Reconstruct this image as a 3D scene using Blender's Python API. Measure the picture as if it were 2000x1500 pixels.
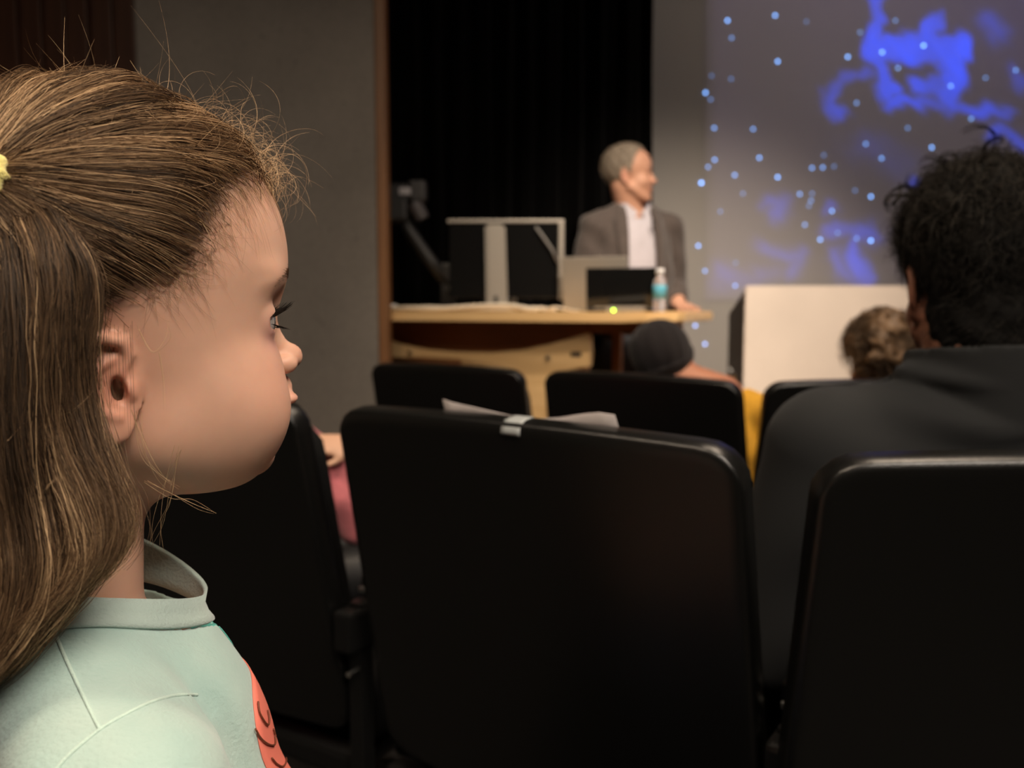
import bpy, bmesh, math, random
import numpy as np
from mathutils import Vector, Matrix
from mathutils.bvhtree import BVHTree

for o in list(bpy.data.objects):
    bpy.data.objects.remove(o, do_unlink=True)
SC = bpy.context.scene
COL = SC.collection
random.seed(7)

# ------------------------------------------------------------------ camera
FPX = 1600.0                       # focal length in pixels of the 2000 x 1500 frame
CAM_Z = 1.05
PITCH = math.radians(-5.4)
cam_d = bpy.data.cameras.new('camera')
cam_d.sensor_fit = 'HORIZONTAL'
cam_d.sensor_width = 36.0
cam_d.lens = FPX / 2000.0 * 36.0
cam_d.clip_start = 0.02
cam_d.dof.use_dof = True
cam_d.dof.focus_distance = 0.40
cam_d.dof.aperture_fstop = 7.4
cam = bpy.data.objects.new('camera', cam_d)
COL.objects.link(cam)
cam.location = (0, 0, CAM_Z)
cam.rotation_euler = (math.radians(90) + PITCH, 0, 0)
SC.camera = cam

# ------------------------------------------------------------------ world, exposure
w = bpy.data.worlds.new('world'); SC.world = w
w.use_nodes = True
w.node_tree.nodes['Background'].inputs[0].default_value = (0.9, 0.8, 0.7, 1)
w.node_tree.nodes['Background'].inputs[1].default_value = 0.0
SC.view_settings.view_transform = 'Standard'
SC.view_settings.look = 'None'
SC.view_settings.exposure = 0.0
SC.view_settings.gamma = 1.0
SC.view_settings.use_curve_mapping = False
SC.cycles.max_bounces = 3
SC.cycles.diffuse_bounces = 3
SC.cycles.glossy_bounces = 2
SC.cycles.transmission_bounces = 3
SC.cycles.use_adaptive_sampling = True
SC.cycles.adaptive_threshold = 0.06
SC.cycles.use_light_tree = False
SC.cycles.caustics_reflective = False
SC.cycles.caustics_refractive = False

def area(name, loc, target, size, power, col, size_y=None, spread=180):
    l = bpy.data.lights.new(name, 'AREA')
    l.energy = power; l.color = col; l.size = size
    if size_y:
        l.shape = 'RECTANGLE'; l.size_y = size_y
    l.spread = math.radians(spread)
    o = bpy.data.objects.new(name, l); COL.objects.link(o)
    o.location = loc
    o.rotation_euler = (Vector(target) - Vector(loc)).to_track_quat('-Z', 'Y').to_euler()
    return o

def spot(name, loc, target, power, col, angle, blend=0.6, radius=0.08):
    l = bpy.data.lights.new(name, 'SPOT')
    l.energy = power; l.color = col; l.spot_size = math.radians(angle)
    l.spot_blend = blend; l.shadow_soft_size = radius
    o = bpy.data.objects.new(name, l); COL.objects.link(o)
    o.location = loc
    o.rotation_euler = (Vector(target) - Vector(loc)).to_track_quat('-Z', 'Y').to_euler()
    return o

WARM = (1.0, .80, .60)
area('face_fill_light', (0.85, -.65, 2.6), (-.2, .42, .95), 1.0, 22, (1.0, .86, .72), spread=110)  # added soft fill behind the camera to brighten the girl's face, no fixture
area('house_light_left', (-1.2, .5, 3.5), (-1.1, .7, 0), .5, 12, WARM, spread=130)
area('house_light_right', (1.1, 1.3, 3.5), (1.0, 1.1, 0), .6, 22, WARM, spread=120)
area('house_light_rear', (-.75, -.4, 3.4), (-.5, .35, .8), .45, 13, WARM, spread=110)
area('screen_fill_light', (1.7, 2.3, 3.55), (1.5, 4.1, 1.2), .6, 6, (1.0, .88, .78), spread=140)  # added weak fill that lifts the ambient tone of the projection wall
spot('stage_spot', (.9, .5, 3.2), (.85, 3.35, 1.08), 500, (1.0, .83, .66), 38, 1.0, .12)
spot('desk_fill_spot', (.1, 1.4, 3.5), (.25, 2.95, 1.02), 190, (1.0, .83, .64), 36, .9, .1)  # added spot to brighten desk and speaker while sparing the screen


# ------------------------------------------------------------------ view geometry of the photograph
_cp, _sp = math.cos(PITCH), math.sin(PITCH)
CAM = np.array([0, 0, CAM_Z]); FWD = np.array([0, _cp, _sp]); UPV = np.array([0, -_sp, _cp]); RT = np.array([1.0, 0, 0])

def at(px, py, d):
    """world point that stands at distance d (along the optical axis) behind photo pixel px, py"""
    return CAM + d * (RT * (px - 1000) / FPX + UPV * (750 - py) / FPX + FWD)

def at_y(px, py, y):
    r = RT * (px - 1000) / FPX + UPV * (750 - py) / FPX + FWD
    return CAM + r * (y / r[1])

def project(p):
    q = np.asarray(p, float) - CAM
    z = q @ FWD
    return np.stack([1000 + FPX * (q @ RT) / z, 750 - FPX * (q @ UPV) / z], -1)

# ------------------------------------------------------------------ scene objects
def link(o, parent=None, label=None, cat=None, group=None, kind=None):
    COL.objects.link(o)
    if parent is not None: o.parent = parent
    if label: o['label'] = label
    if cat: o['category'] = cat
    if group: o['group'] = group
    if kind: o['kind'] = kind
    return o

def thing(name, loc, label, cat, group=None, rotz=0.0):
    o = bpy.data.objects.new(name, None)
    o.empty_display_size = 0.05
    o.location = loc; o.rotation_euler = (0, 0, rotz)
    return link(o, None, label, cat, group)

def world_of(o):
    m = Matrix.Identity(4)
    while o is not None:
        m = (Matrix.Translation(o.location) @ o.rotation_euler.to_matrix().to_4x4()) @ m
        o = o.parent
    return m

def mesh_obj(name, verts, faces, mat, parent=None, smooth=True, world=True, **kw):
    """one mesh object; verts are world coordinates when world is True, else in the parent's frame"""
    verts = np.asarray(verts, float)
    if parent is not None and world:
        mi = np.array(world_of(parent).inverted())
        verts = verts @ mi[:3, :3].T + mi[:3, 3]
    me = bpy.data.meshes.new(name)
    me.from_pydata(verts.tolist() if len(verts) < 5000 else [tuple(v) for v in verts], [], faces if isinstance(faces, list) else faces.tolist())
    if smooth:
        me.polygons.foreach_set('use_smooth', np.ones(len(me.polygons), bool))
    me.update()
    if mat is not None: me.materials.append(mat)
    o = bpy.data.objects.new(name, me)
    return link(o, parent, **kw)

def bm_obj(name, bm, mat, parent=None, smooth=False, world=True, **kw):
    bmesh.ops.recalc_face_normals(bm, faces=bm.faces)
    me = bpy.data.meshes.new(name)
    if parent is not None and world:
        bm.transform(world_of(parent).inverted())
    bm.to_mesh(me); bm.free()
    if smooth:
        me.polygons.foreach_set('use_smooth', np.ones(len(me.polygons), bool))
    if mat is not None: me.materials.append(mat)
    o = bpy.data.objects.new(name, me)
    return link(o, parent, **kw)

def bm_box(bm, lo, hi, bevel=0.0, M=None, seg=2):
    lo, hi = Vector(lo), Vector(hi)
    c, s = (lo + hi) / 2, hi - lo
    g = bmesh.ops.create_cube(bm, size=1.0, matrix=Matrix.Translation(c) @ Matrix.Diagonal((*s, 1)))
    vs = g['verts']
    if bevel > 0:
        es = list({e for v in vs for e in v.link_edges})
        r = bmesh.ops.bevel(bm, geom=es, offset=bevel, segments=seg, affect='EDGES', profile=0.6)
        vs = list({v for v in r['verts']} | {v for v in vs if v.is_valid})
    if M is not None:
        bmesh.ops.transform(bm, matrix=M, verts=vs)
    return vs

def bm_cyl(bm, a, b, r, r2=None, seg=16, caps=True):
    a, b = Vector(a), Vector(b)
    d = b - a
    M = Matrix.Translation((a + b) / 2) @ d.to_track_quat('Z', 'Y').to_matrix().to_4x4()
    return bmesh.ops.create_cone(bm, cap_ends=caps, segments=seg, radius1=r, radius2=r if r2 is None else r2, depth=d.length, matrix=M)['verts']

def bm_sphere(bm, c, r, u=16, v=10, M=None):
    M = Matrix.Translation(Vector(c)) @ (M or Matrix.Identity(4)) @ (Matrix.Diagonal((*r, 1)) if hasattr(r, '__len__') else Matrix.Diagonal((r, r, r, 1)))
    return bmesh.ops.create_uvsphere(bm, u_segments=u, v_segments=v, radius=1.0, matrix=M)['verts']

def bm_tube(bm, pts, r, seg=8, closed=False):
    """tube along a list of points"""
    pts = [Vector(p) for p in pts]
    n = len(pts); rings = []
    up = Vector((0, 0, 1))
    for i, p in enumerate(pts):
        a = pts[i - 1] if (i > 0 or closed) else pts[i]
        b = pts[(i + 1) % n] if (i < n - 1 or closed) else pts[i]
        t = (b - a).normalized()
        s = t.cross(up)
        if s.length < 1e-4: s = t.cross(Vector((1, 0, 0)))
        s.normalize(); q = s.cross(t)
        rr = r[i] if hasattr(r, '__len__') else r
        rings.append([bm.verts.new(p + (s * math.cos(2 * math.pi * k / seg) + q * math.sin(2 * math.pi * k / seg)) * rr) for k in range(seg)])
    for i in range(n if closed else n - 1):
        A, B = rings[i], rings[(i + 1) % n]
        for k in range(seg):
            bm.faces.new((A[k], A[(k + 1) % seg], B[(k + 1) % seg], B[k]))
    if not closed:
        bm.faces.new(rings[0][::-1]); bm.faces.new(rings[-1])

def bm_prism(bm, poly, d0, d1, M=None):
    """extrude a 2D outline (x, z) from y = d0 to y = d1"""
    A = [bm.verts.new((x, d0, z)) for x, z in poly]
    B = [bm.verts.new((x, d1, z)) for x, z in poly]
    bm.faces.new(A); bm.faces.new(B[::-1])
    n = len(poly)
    for i in range(n):
        bm.faces.new((A[i], B[i], B[(i + 1) % n], A[(i + 1) % n]))
    if M is not None:
        bmesh.ops.transform(bm, matrix=M, verts=A + B)
    return A + B

def catmull(pts, n):
    pts = np.asarray(pts, float)
    k = len(pts)
    t = np.linspace(0, k - 1 - 1e-9, n); i = t.astype(int); f = (t - i)[:, None]
    g = lambda j: pts[np.clip(j, 0, k - 1)]
    p0, p1, p2, p3 = g(i - 1), g(i), g(i + 1), g(i + 2)
    return 0.5 * ((2 * p1) + (-p0 + p2) * f + (2 * p0 - 5 * p1 + 4 * p2 - p3) * f ** 2 + (-p0 + 3 * p1 - 3 * p2 + p3) * f ** 3)

# ------------------------------------------------------------------ signed distance modelling
def nrm(q): return np.sqrt(np.einsum('...i,...i->...', q, q))
def smin(a, b, k):
    h = np.maximum(k - np.abs(a - b), 0) / k
    return np.minimum(a, b) - h * h * (k * .25)
def smax(a, b, k): return -smin(-a, -b, k)
def s_ell(p, c, r, pw=None):
    r = np.asarray(r, np.float32)
    q = (p - np.asarray(c, np.float32))
    if pw is not None:
        a = np.abs(q / r) ** pw
        k0 = a.sum(-1) ** (1.0 / pw)
        return (k0 - 1) * nrm(q) / np.maximum(k0, 1e-4)
    k0 = nrm(q / r); k1 = nrm(q / (r * r))
    return k0 * (k0 - 1) / np.maximum(k1, 1e-6)
def s_sph(p, c, r): return nrm(p - np.asarray(c, np.float32)) - r
def s_cap(p, a, b, ra, rb=None):
    a, b = np.asarray(a, np.float32), np.asarray(b, np.float32)
    rb = ra if rb is None else rb
    ab = b - a
    h = np.clip(((p - a) @ ab) / max(float(ab @ ab), 1e-9), 0, 1)
    return nrm(p - a - h[..., None] * ab) - (ra + (rb - ra) * h)
def s_chain(p, pts, rs):
    d = None
    for i in range(len(pts) - 1):
        ra = rs[i] if hasattr(rs, '__len__') else rs
        rb = rs[i + 1] if hasattr(rs, '__len__') else rs
        e = s_cap(p, pts[i], pts[i + 1], ra, rb)
        d = e if d is None else np.minimum(d, e)
    return d
def s_rot(p, c, axes):
    """coordinates of p in a frame at c whose unit axes are the rows of axes"""
    return (p - np.asarray(c, np.float32)) @ np.asarray(axes, np.float32).T

def sdf_mesh(fn, lo, hi, h, coarse=4, band=1.9):
    """surface nets of fn < 0 on a grid of step h; returns verts, quads"""
    lo = np.asarray(lo, float); hi = np.asarray(hi, float)
    n = np.ceil((hi - lo) / (h * coarse)).astype(int)
    H = h * coarse
    ax = [lo[i] + H * np.arange(n[i] + 1) for i in range(3)]
    G = np.stack(np.meshgrid(*ax, indexing='ij'), -1).astype(np.float32)
    C = fn(G.reshape(-1, 3)).reshape(G.shape[:3])
    N = n * coarse + 1
    V = np.repeat(np.repeat(np.repeat(C[:-1, :-1, :-1], coarse, 0), coarse, 1), coarse, 2)
    V = np.pad(V, ((0, 1), (0, 1), (0, 1)), mode='edge')
    near = np.abs(C) < H * band
    cell = np.zeros(n, bool)
    for dx in (0, 1):
        for dy in (0, 1):
            for dz in (0, 1):
                cell |= near[dx:n[0] + dx, dy:n[1] + dy, dz:n[2] + dz]
    m = np.repeat(np.repeat(np.repeat(cell, coarse, 0), coarse, 1), coarse, 2)
    m = np.pad(m, ((0, 1), (0, 1), (0, 1)), mode='edge')
    idx = np.argwhere(m)
    for s in range(0, len(idx), 400000):
        q = idx[s:s + 400000]
        V[q[:, 0], q[:, 1], q[:, 2]] = fn((lo + q * h).astype(np.float32))
    V[0], V[-1], V[:, 0], V[:, -1], V[:, :, 0], V[:, :, -1] = [np.maximum(x, h * .3) for x in (V[0], V[-1], V[:, 0], V[:, -1], V[:, :, 0], V[:, :, -1])]
    S = V < 0
    cnt = np.zeros(N - 1, np.int8)
    for dx in (0, 1):
        for dy in (0, 1):
            for dz in (0, 1):
                cnt += S[dx:N[0] - 1 + dx, dy:N[1] - 1 + dy, dz:N[2] - 1 + dz]
    act = np.argwhere((cnt > 0) & (cnt < 8))
    ids = -np.ones(N - 1, np.int32)
    ids[act[:, 0], act[:, 1], act[:, 2]] = np.arange(len(act))
    cv = {}
    for dx in (0, 1):
        for dy in (0, 1):
            for dz in (0, 1):
                cv[(dx, dy, dz)] = V[act[:, 0] + dx, act[:, 1] + dy, act[:, 2] + dz]
    acc = np.zeros((len(act), 3)); num = np.zeros(len(act))
    ks = list(cv)
    for a in ks:
        for ax_ in range(3):
            if a[ax_] == 0:
                b = tuple(1 if i == ax_ else a[i] for i in range(3))
                x, y = cv[a], cv[b]
                c = (x < 0) != (y < 0)
                t = np.where(c, x / np.where(c, x - y, 1), 0)
                p = np.array(a, float)[None] + t[:, None] * (np.array(b) - np.array(a))[None]
                acc[c] += p[c]; num += c
    verts = lo + (act + acc / num[:, None]) * h
    faces = []
    for ax_ in range(3):
        A = [slice(None)] * 3; B = [slice(None)] * 3
        A[ax_] = slice(0, -1); B[ax_] = slice(1, None)
        s0, s1 = S[tuple(A)], S[tuple(B)]
        e = np.argwhere(s0 != s1)
        u, v = (ax_ + 1) % 3, (ax_ + 2) % 3
        e = e[(e[:, u] > 0) & (e[:, v] > 0) & (e[:, u] < N[u] - 1) & (e[:, v] < N[v] - 1)]
        flip = s0[e[:, 0], e[:, 1], e[:, 2]]
        q = []
        for du, dv in ((0, 0), (1, 0), (1, 1), (0, 1)):
            c = e.copy(); c[:, u] -= du; c[:, v] -= dv
            q.append(ids[c[:, 0], c[:, 1], c[:, 2]])
        q = np.stack(q, 1)
        q[~flip] = q[~flip][:, ::-1]
        faces.append(q)
    return verts, np.concatenate(faces)

def vert_color(o, name, vals):
    me = o.data
    a = me.attributes.new(name, 'FLOAT_COLOR', 'POINT')
    v = np.ones((len(me.vertices), 4), np.float32); v[:, :3] = vals
    a.data.foreach_set('color', v.ravel())

# ------------------------------------------------------------------ hair strands
def hair_obj(name, strands, radius, mat, parent, shade=None, tip=0.35, grad=0.0, **kw):
    """strands: list of (k,3) world arrays; radius: metres, scalar or per strand; shade: 0..1 per strand"""
    mi = np.array(world_of(parent).inverted())
    hc = bpy.data.hair_curves.new(name)
    sizes = [len(s) for s in strands]
    hc.add_curves(sizes)
    P = np.concatenate(strands).astype(np.float64)
    P = P @ mi[:3, :3].T + mi[:3, 3]
    hc.attributes['position'].data.foreach_set('vector', P.astype(np.float32).ravel())
    ra = np.broadcast_to(np.asarray(radius, float), (len(strands),))
    R = np.concatenate([ra[i] * (1 - (1 - tip) * np.linspace(0, 1, s) ** 2) for i, s in enumerate(sizes)])
    a = hc.attributes.get('radius') or hc.attributes.new('radius', 'FLOAT', 'POINT')
    a.data.foreach_set('value', R.astype(np.float32))
    if shade is None: shade = np.random.rand(len(strands))
    b = hc.attributes.new('shade', 'FLOAT', 'POINT')        # tips a little lighter than roots
    sh_ = np.concatenate([shade[i] + grad * (np.linspace(0, 1, s) - .4) for i, s in enumerate(sizes)])
    b.data.foreach_set('value', np.clip(sh_, 0, 1).astype(np.float32))
    hc.materials.append(mat)
    o = bpy.data.objects.new(name, hc)
    return link(o, parent, **kw)

# ------------------------------------------------------------------ materials
def mat_new(name):
    m = bpy.data.materials.new(name); m.use_nodes = True
    nt = m.node_tree
    return m, nt, nt.nodes['Principled BSDF'], nt.nodes, nt.links

def simple(name, col, rough=0.5, metal=0.0, noise=None, bump=None, spec=0.5, sheen=0.0, coat=0.0, alpha=None, trans=0.0, emit=None, estr=0.0):
    """noise = (scale, amount) colour mottling in object space, bump = (scale, strength)"""
    m, nt, b, N, L = mat_new(name)
    b.inputs['Base Color'].default_value = (*col, 1)
    b.inputs['Roughness'].default_value = rough
    b.inputs['Metallic'].default_value = metal
    b.inputs['Specular IOR Level'].default_value = spec
    b.inputs['Sheen Weight'].default_value = sheen
    b.inputs['Coat Weight'].default_value = coat
    b.inputs['Transmission Weight'].default_value = trans
    if emit:
        b.inputs['Emission Color'].default_value = (*emit, 1); b.inputs['Emission Strength'].default_value = estr
    tc = N.new('ShaderNodeTexCoord')
    if noise:
        n = N.new('ShaderNodeTexNoise'); n.inputs['Scale'].default_value = noise[0]; n.inputs['Detail'].default_value = 5
        L.new(tc.outputs['Object'], n.inputs['Vector'])
        r = N.new('ShaderNodeMapRange'); r.inputs[1].default_value = .3; r.inputs[2].default_value = .7
        r.inputs[3].default_value = 1 - noise[1]; r.inputs[4].default_value = 1 + noise[1]
        L.new(n.outputs['Fac'], r.inputs[0])
        x = N.new('ShaderNodeMix'); x.data_type = 'RGBA'; x.blend_type = 'MULTIPLY'; x.inputs[0].default_value = 1
        x.inputs[6].default_value = (*col, 1); L.new(r.outputs[0], x.inputs[7]); L.new(x.outputs[2], b.inputs['Base Color'])
    if bump:
        n = N.new('ShaderNodeTexNoise'); n.inputs['Scale'].default_value = bump[0]; n.inputs['Detail'].default_value = 4
        L.new(tc.outputs['Object'], n.inputs['Vector'])
        u = N.new('ShaderNodeBump'); u.inputs['Strength'].default_value = bump[1]; u.inputs['Distance'].default_value = 0.002
        L.new(n.outputs['Fac'], u.inputs['Height']); L.new(u.outputs[0], b.inputs['Normal'])
    return m

def hair_mat(name, dark, light, rough=0.3, mid=None, spec=0.32):
    """strand material: a diffuse body, an anisotropic-like sheen from the strand's round profile"""
    m, nt, b, N, L = mat_new(name)
    at_ = N.new('ShaderNodeAttribute'); at_.attribute_name = 'shade'; at_.attribute_type = 'GEOMETRY'
    r = N.new('ShaderNodeValToRGB')
    r.color_ramp.elements[0].color = (*dark, 1); r.color_ramp.elements[1].color = (*light, 1)
    if mid:
        e = r.color_ramp.elements.new(0.5); e.color = (*mid, 1)
    L.new(at_.outputs['Fac'], r.inputs[0])
    N.remove(b)
    h = N.new('ShaderNodeBsdfHair'); h.component = 'Reflection'
    h.inputs['RoughnessU'].default_value = rough; h.inputs['RoughnessV'].default_value = .9
    d = N.new('ShaderNodeBsdfDiffuse'); L.new(r.outputs[0], d.inputs['Color'])
    g = N.new('ShaderNodeMix'); g.data_type = 'RGBA'; g.inputs[0].default_value = .13
    L.new(r.outputs[0], g.inputs[6]); g.inputs[7].default_value = (1, .93, .85, 1)
    L.new(g.outputs[2], h.inputs['Color'])
    x = N.new('ShaderNodeMixShader'); x.inputs[0].default_value = spec
    L.new(d.outputs[0], x.inputs[1]); L.new(h.outputs[0], x.inputs[2])
    L.new(x.outputs[0], N['Material Output'].inputs['Surface'])
    return m

def skin_mat(name, col, sss=0.25, rough=0.5, scale=0.004):
    """colour comes from the 'tint' vertex attribute multiplied by col"""
    m, nt, b, N, L = mat_new(name)
    a = N.new('ShaderNodeAttribute'); a.attribute_name = 'tint'
    n = N.new('ShaderNodeTexNoise'); n.inputs['Scale'].default_value = 90; n.inputs['Detail'].default_value = 4
    tc = N.new('ShaderNodeTexCoord'); L.new(tc.outputs['Object'], n.inputs['Vector'])
    r = N.new('ShaderNodeMapRange'); r.inputs[3].default_value = .93; r.inputs[4].default_value = 1.06
    L.new(n.outputs['Fac'], r.inputs[0])
    x = N.new('ShaderNodeMix'); x.data_type = 'RGBA'; x.blend_type = 'MULTIPLY'; x.inputs[0].default_value = 1
    L.new(a.outputs['Color'], x.inputs[6]); x.inputs[7].default_value = (*col, 1)
    y = N.new('ShaderNodeMix'); y.data_type = 'RGBA'; y.blend_type = 'MULTIPLY'; y.inputs[0].default_value = 1
    L.new(x.outputs[2], y.inputs[6]); L.new(r.outputs[0], y.inputs[7])
    L.new(y.outputs[2], b.inputs['Base Color'])
    b.inputs['Roughness'].default_value = rough
    b.inputs['Specular IOR Level'].default_value = 0.35
    b.inputs['Subsurface Weight'].default_value = sss
    b.inputs['Subsurface Radius'].default_value = (1.0, 0.4, 0.2)
    b.inputs['Subsurface Scale'].default_value = scale
    return m

# ================================================================== the room
Y_WALL = 2.95       # concrete wall beside the stage
Y_CURT = 3.92       # black curtain
Y_SCREEN = 4.12     # projection wall
STAGE_Z = 0.22
SLOPE_Z = -0.038    # floor level of the second row

M_CONC, nt, b, N_, L_ = mat_new('concrete')
tc = N_.new('ShaderNodeTexCoord')
n1 = N_.new('ShaderNodeTexNoise'); n1.inputs['Scale'].default_value = 2.2; n1.inputs['Detail'].default_value = 8
n2 = N_.new('ShaderNodeTexNoise'); n2.inputs['Scale'].default_value = 55; n2.inputs['Detail'].default_value = 6
vo = N_.new('ShaderNodeTexVoronoi'); vo.inputs['Scale'].default_value = 17
for n in (n1, n2, vo): L_.new(tc.outputs['Object'], n.inputs['Vector'])
r1 = N_.new('ShaderNodeValToRGB'); r1.color_ramp.elements[0].position = .3; r1.color_ramp.elements[0].color = (.155, .138, .12, 1)
r1.color_ramp.elements[1].position = .75; r1.color_ramp.elements[1].color = (.215, .19, .165, 1)
L_.new(n1.outputs['Fac'], r1.inputs[0])
pit = N_.new('ShaderNodeMapRange'); pit.inputs[1].default_value = .05; pit.inputs[2].default_value = .13; pit.inputs[3].default_value = .62; pit.inputs[4].default_value = 1
L_.new(vo.outputs['Distance'], pit.inputs[0])
mx = N_.new('ShaderNodeMix'); mx.data_type = 'RGBA'; mx.blend_type = 'MULTIPLY'; mx.inputs[0].default_value = 1
L_.new(r1.outputs[0], mx.inputs[6]); L_.new(pit.outputs[0], mx.inputs[7])
sp_ = N_.new('ShaderNodeMapRange'); sp_.inputs[1].default_value = .3; sp_.inputs[2].default_value = .7; sp_.inputs[3].default_value = .92; sp_.inputs[4].default_value = 1.06
L_.new(n2.outputs['Fac'], sp_.inputs[0])
m2 = N_.new('ShaderNodeMix'); m2.data_type = 'RGBA'; m2.blend_type = 'MULTIPLY'; m2.inputs[0].default_value = 1
L_.new(mx.outputs[2], m2.inputs[6]); L_.new(sp_.outputs[0], m2.inputs[7]); L_.new(m2.outputs[2], b.inputs['Base Color'])
b.inputs['Roughness'].default_value = .9
bp = N_.new('ShaderNodeBump'); bp.inputs['Strength'].default_value = .6; bp.inputs['Distance'].default_value = .004
L_.new(pit.outputs[0], bp.inputs['Height']); L_.new(bp.outputs[0], b.inputs['Normal'])

def wood(name, c0, c1, rough=.4, axis=0, scale=1.0):
    m, nt, b, N, L = mat_new(name)
    tc = N.new('ShaderNodeTexCoord'); mp = N.new('ShaderNodeMapping')
    sc = [14, 14, 14]; sc[axis] = 1.1
    mp.inputs['Scale'].default_value = [s * scale for s in sc]
    L.new(tc.outputs['Object'], mp.inputs[0])
    n = N.new('ShaderNodeTexNoise'); n.inputs['Scale'].default_value = 3.0; n.inputs['Detail'].default_value = 7; n.inputs['Distortion'].default_value = .5
    L.new(mp.outputs[0], n.inputs['Vector'])
    r = N.new('ShaderNodeValToRGB'); r.color_ramp.elements[0].position = .3; r.color_ramp.elements[0].color = (*c0, 1)
    r.color_ramp.elements[1].position = .7; r.color_ramp.elements[1].color = (*c1, 1)
    L.new(n.outputs['Fac'], r.inputs[0]); L.new(r.outputs[0], b.inputs['Base Color'])
    b.inputs['Roughness'].default_value = rough
    return m
M_DARKWOOD = wood('dark_red_wood', (.036, .013, .0065), (.066, .025, .012), .45, axis=2)
M_TRIMWOOD = wood('trim_wood', (.17, .075, .028), (.25, .115, .045), .45, axis=2)
M_MAPLE = wood('maple_laminate', (.66, .42, .19), (.76, .51, .25), .32, axis=0)
M_CARPET = simple('dark_carpet', (.035, .033, .032), .95, noise=(120, .4), bump=(300, .8))
M_PAINT = simple('wall_paint', (.42, .36, .30), .9, noise=(3, .1))
M_CEIL = simple('ceiling_tile', (.5, .45, .4), .9, noise=(5, .1))

def struct_box(name, lo, hi, mat, bevel=0.0):
    bm = bmesh.new(); bm_box(bm, lo, hi, bevel)
    return bm_obj(name, bm, mat, None, kind='structure')

# floor: level under the first row, a shallow ramp, level under the second row
bm = bmesh.new()
prof = [(-3.2, 0), (1.42, 0), (1.58, SLOPE_Z), (2.6, SLOPE_Z), (4.6, SLOPE_Z), (4.6, -.3), (-3.2, -.3)]
bm_prism(bm, prof, -3.6, 3.6, Matrix(((0, 1, 0, 0), (1, 0, 0, 0), (0, 0, 1, 0), (0, 0, 0, 1))))
bm_obj('floor', bm, M_CARPET, None, kind='structure')
M_STAGE = wood('stage_board', (.16, .10, .06), (.22, .14, .08), .5, axis=0)
struct_box('stage_floor', (-.9, 2.45, SLOPE_Z), (3.6, 4.4, STAGE_Z), M_STAGE)['label'] = 'low wooden stage floor under desk and lectern'
struct_box('ceiling', (-3.7, -3.3, 3.75), (3.7, 4.7, 3.85), M_CEIL)
struct_box('wall_right', (3.6, -3.2, -.3), (3.7, 4.6, 3.75), M_PAINT)
struct_box('wall_back', (-3.7, -3.3, -.3), (3.7, -3.2, 3.75), M_PAINT)
struct_box('wall_side', (-3.7, -3.2, -.3), (-3.6, 4.6, 3.75), M_PAINT)
X_CE = float(at_y(740, 700, Y_WALL)[0]); X_CW = float(at_y(264, 60, Y_WALL)[0])
struct_box('wall_left', (X_CW, Y_WALL, SLOPE_Z - .05), (X_CE - .002, Y_WALL + .10, 3.75), M_CONC, 0.004)
x1 = float(at_y(757, 300, Y_WALL + .05)[0])
struct_box('trim_1', (X_CE, Y_WALL + .012, SLOPE_Z - .05), (x1, Y_WALL + .1, 3.75), M_TRIMWOOD, 0.002)
# wall of dark boards to the left of the concrete
wp = bpy.data.objects.new('wall_panelled', None); wp.location = (X_CW, Y_WALL, 0); link(wp, kind='structure')
bm = bmesh.new(); bm_box(bm, (-3.6, Y_WALL + .05, SLOPE_Z - .05), (X_CW - .002, Y_WALL + .3, 3.75))
bm_obj('backing', bm, simple('board_gap', (.02, .008, .005), .8), wp)
bw = 0.082
bm = bmesh.new(); bm_box(bm, (-bw / 2 + .004, 0, 0), (bw / 2 - .004, .035, 3.75), .004)
me0 = None
x = X_CW - bw / 2 - .004; k = 0
while x > -3.55:
    if me0 is None:
        o = bm_obj('plank', bm, M_DARKWOOD, wp, world=False); me0 = o.data
    else:
        o = bpy.data.objects.new('plank', me0); link(o, wp)
    o.location = (x - X_CW, .015 + .006 * math.sin(k * 2.3), SLOPE_Z * 0)
    x -= bw; k += 1

# curtain: one long folded cloth
M_CURT = simple('black_velvet', (.0020, .0016, .0015), .9, spec=.05, sheen=.03)
xs = np.linspace(-1.0, float(at_y(1273, 300, Y_CURT)[0]), 420)
zs = np.linspace(STAGE_Z + .01, 3.6, 24)
ph = 2 * np.pi * xs / .115 + 1.2 * np.sin(xs * 5.1)
yy = Y_CURT + .028 * np.sin(ph) + .012 * np.sin(2.3 * ph + .5)
V = []; Fc = []
for j, z in enumerate(zs):
    for i, x in enumerate(xs):
        V.append((x + .006 * math.sin(3 * z + i * .1), yy[i] + .006 * math.sin(2 * z + i * .05), z))
for j in range(len(zs) - 1):
    for i in range(len(xs) - 1):
        a = j * len(xs) + i
        Fc.append((a, a + 1, a + 1 + len(xs), a + len(xs)))
cur = mesh_obj('stage_curtain', V, Fc, M_CURT, None, label='black pleated stage curtain hanging behind the desk', cat='curtain')
md = cur.modifiers.new('thick', 'SOLIDIFY'); md.thickness = .003

# projection wall
X_S0 = float(at_y(1278, 300, Y_SCREEN)[0])
M_SCREENW = simple('screen_white', (.40, .375, .35), .9, noise=(2, .03))
struct_box('wall_screen', (-1.2, Y_SCREEN, SLOPE_Z), (3.6, Y_SCREEN + .12, 3.75), M_SCREENW)
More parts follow.
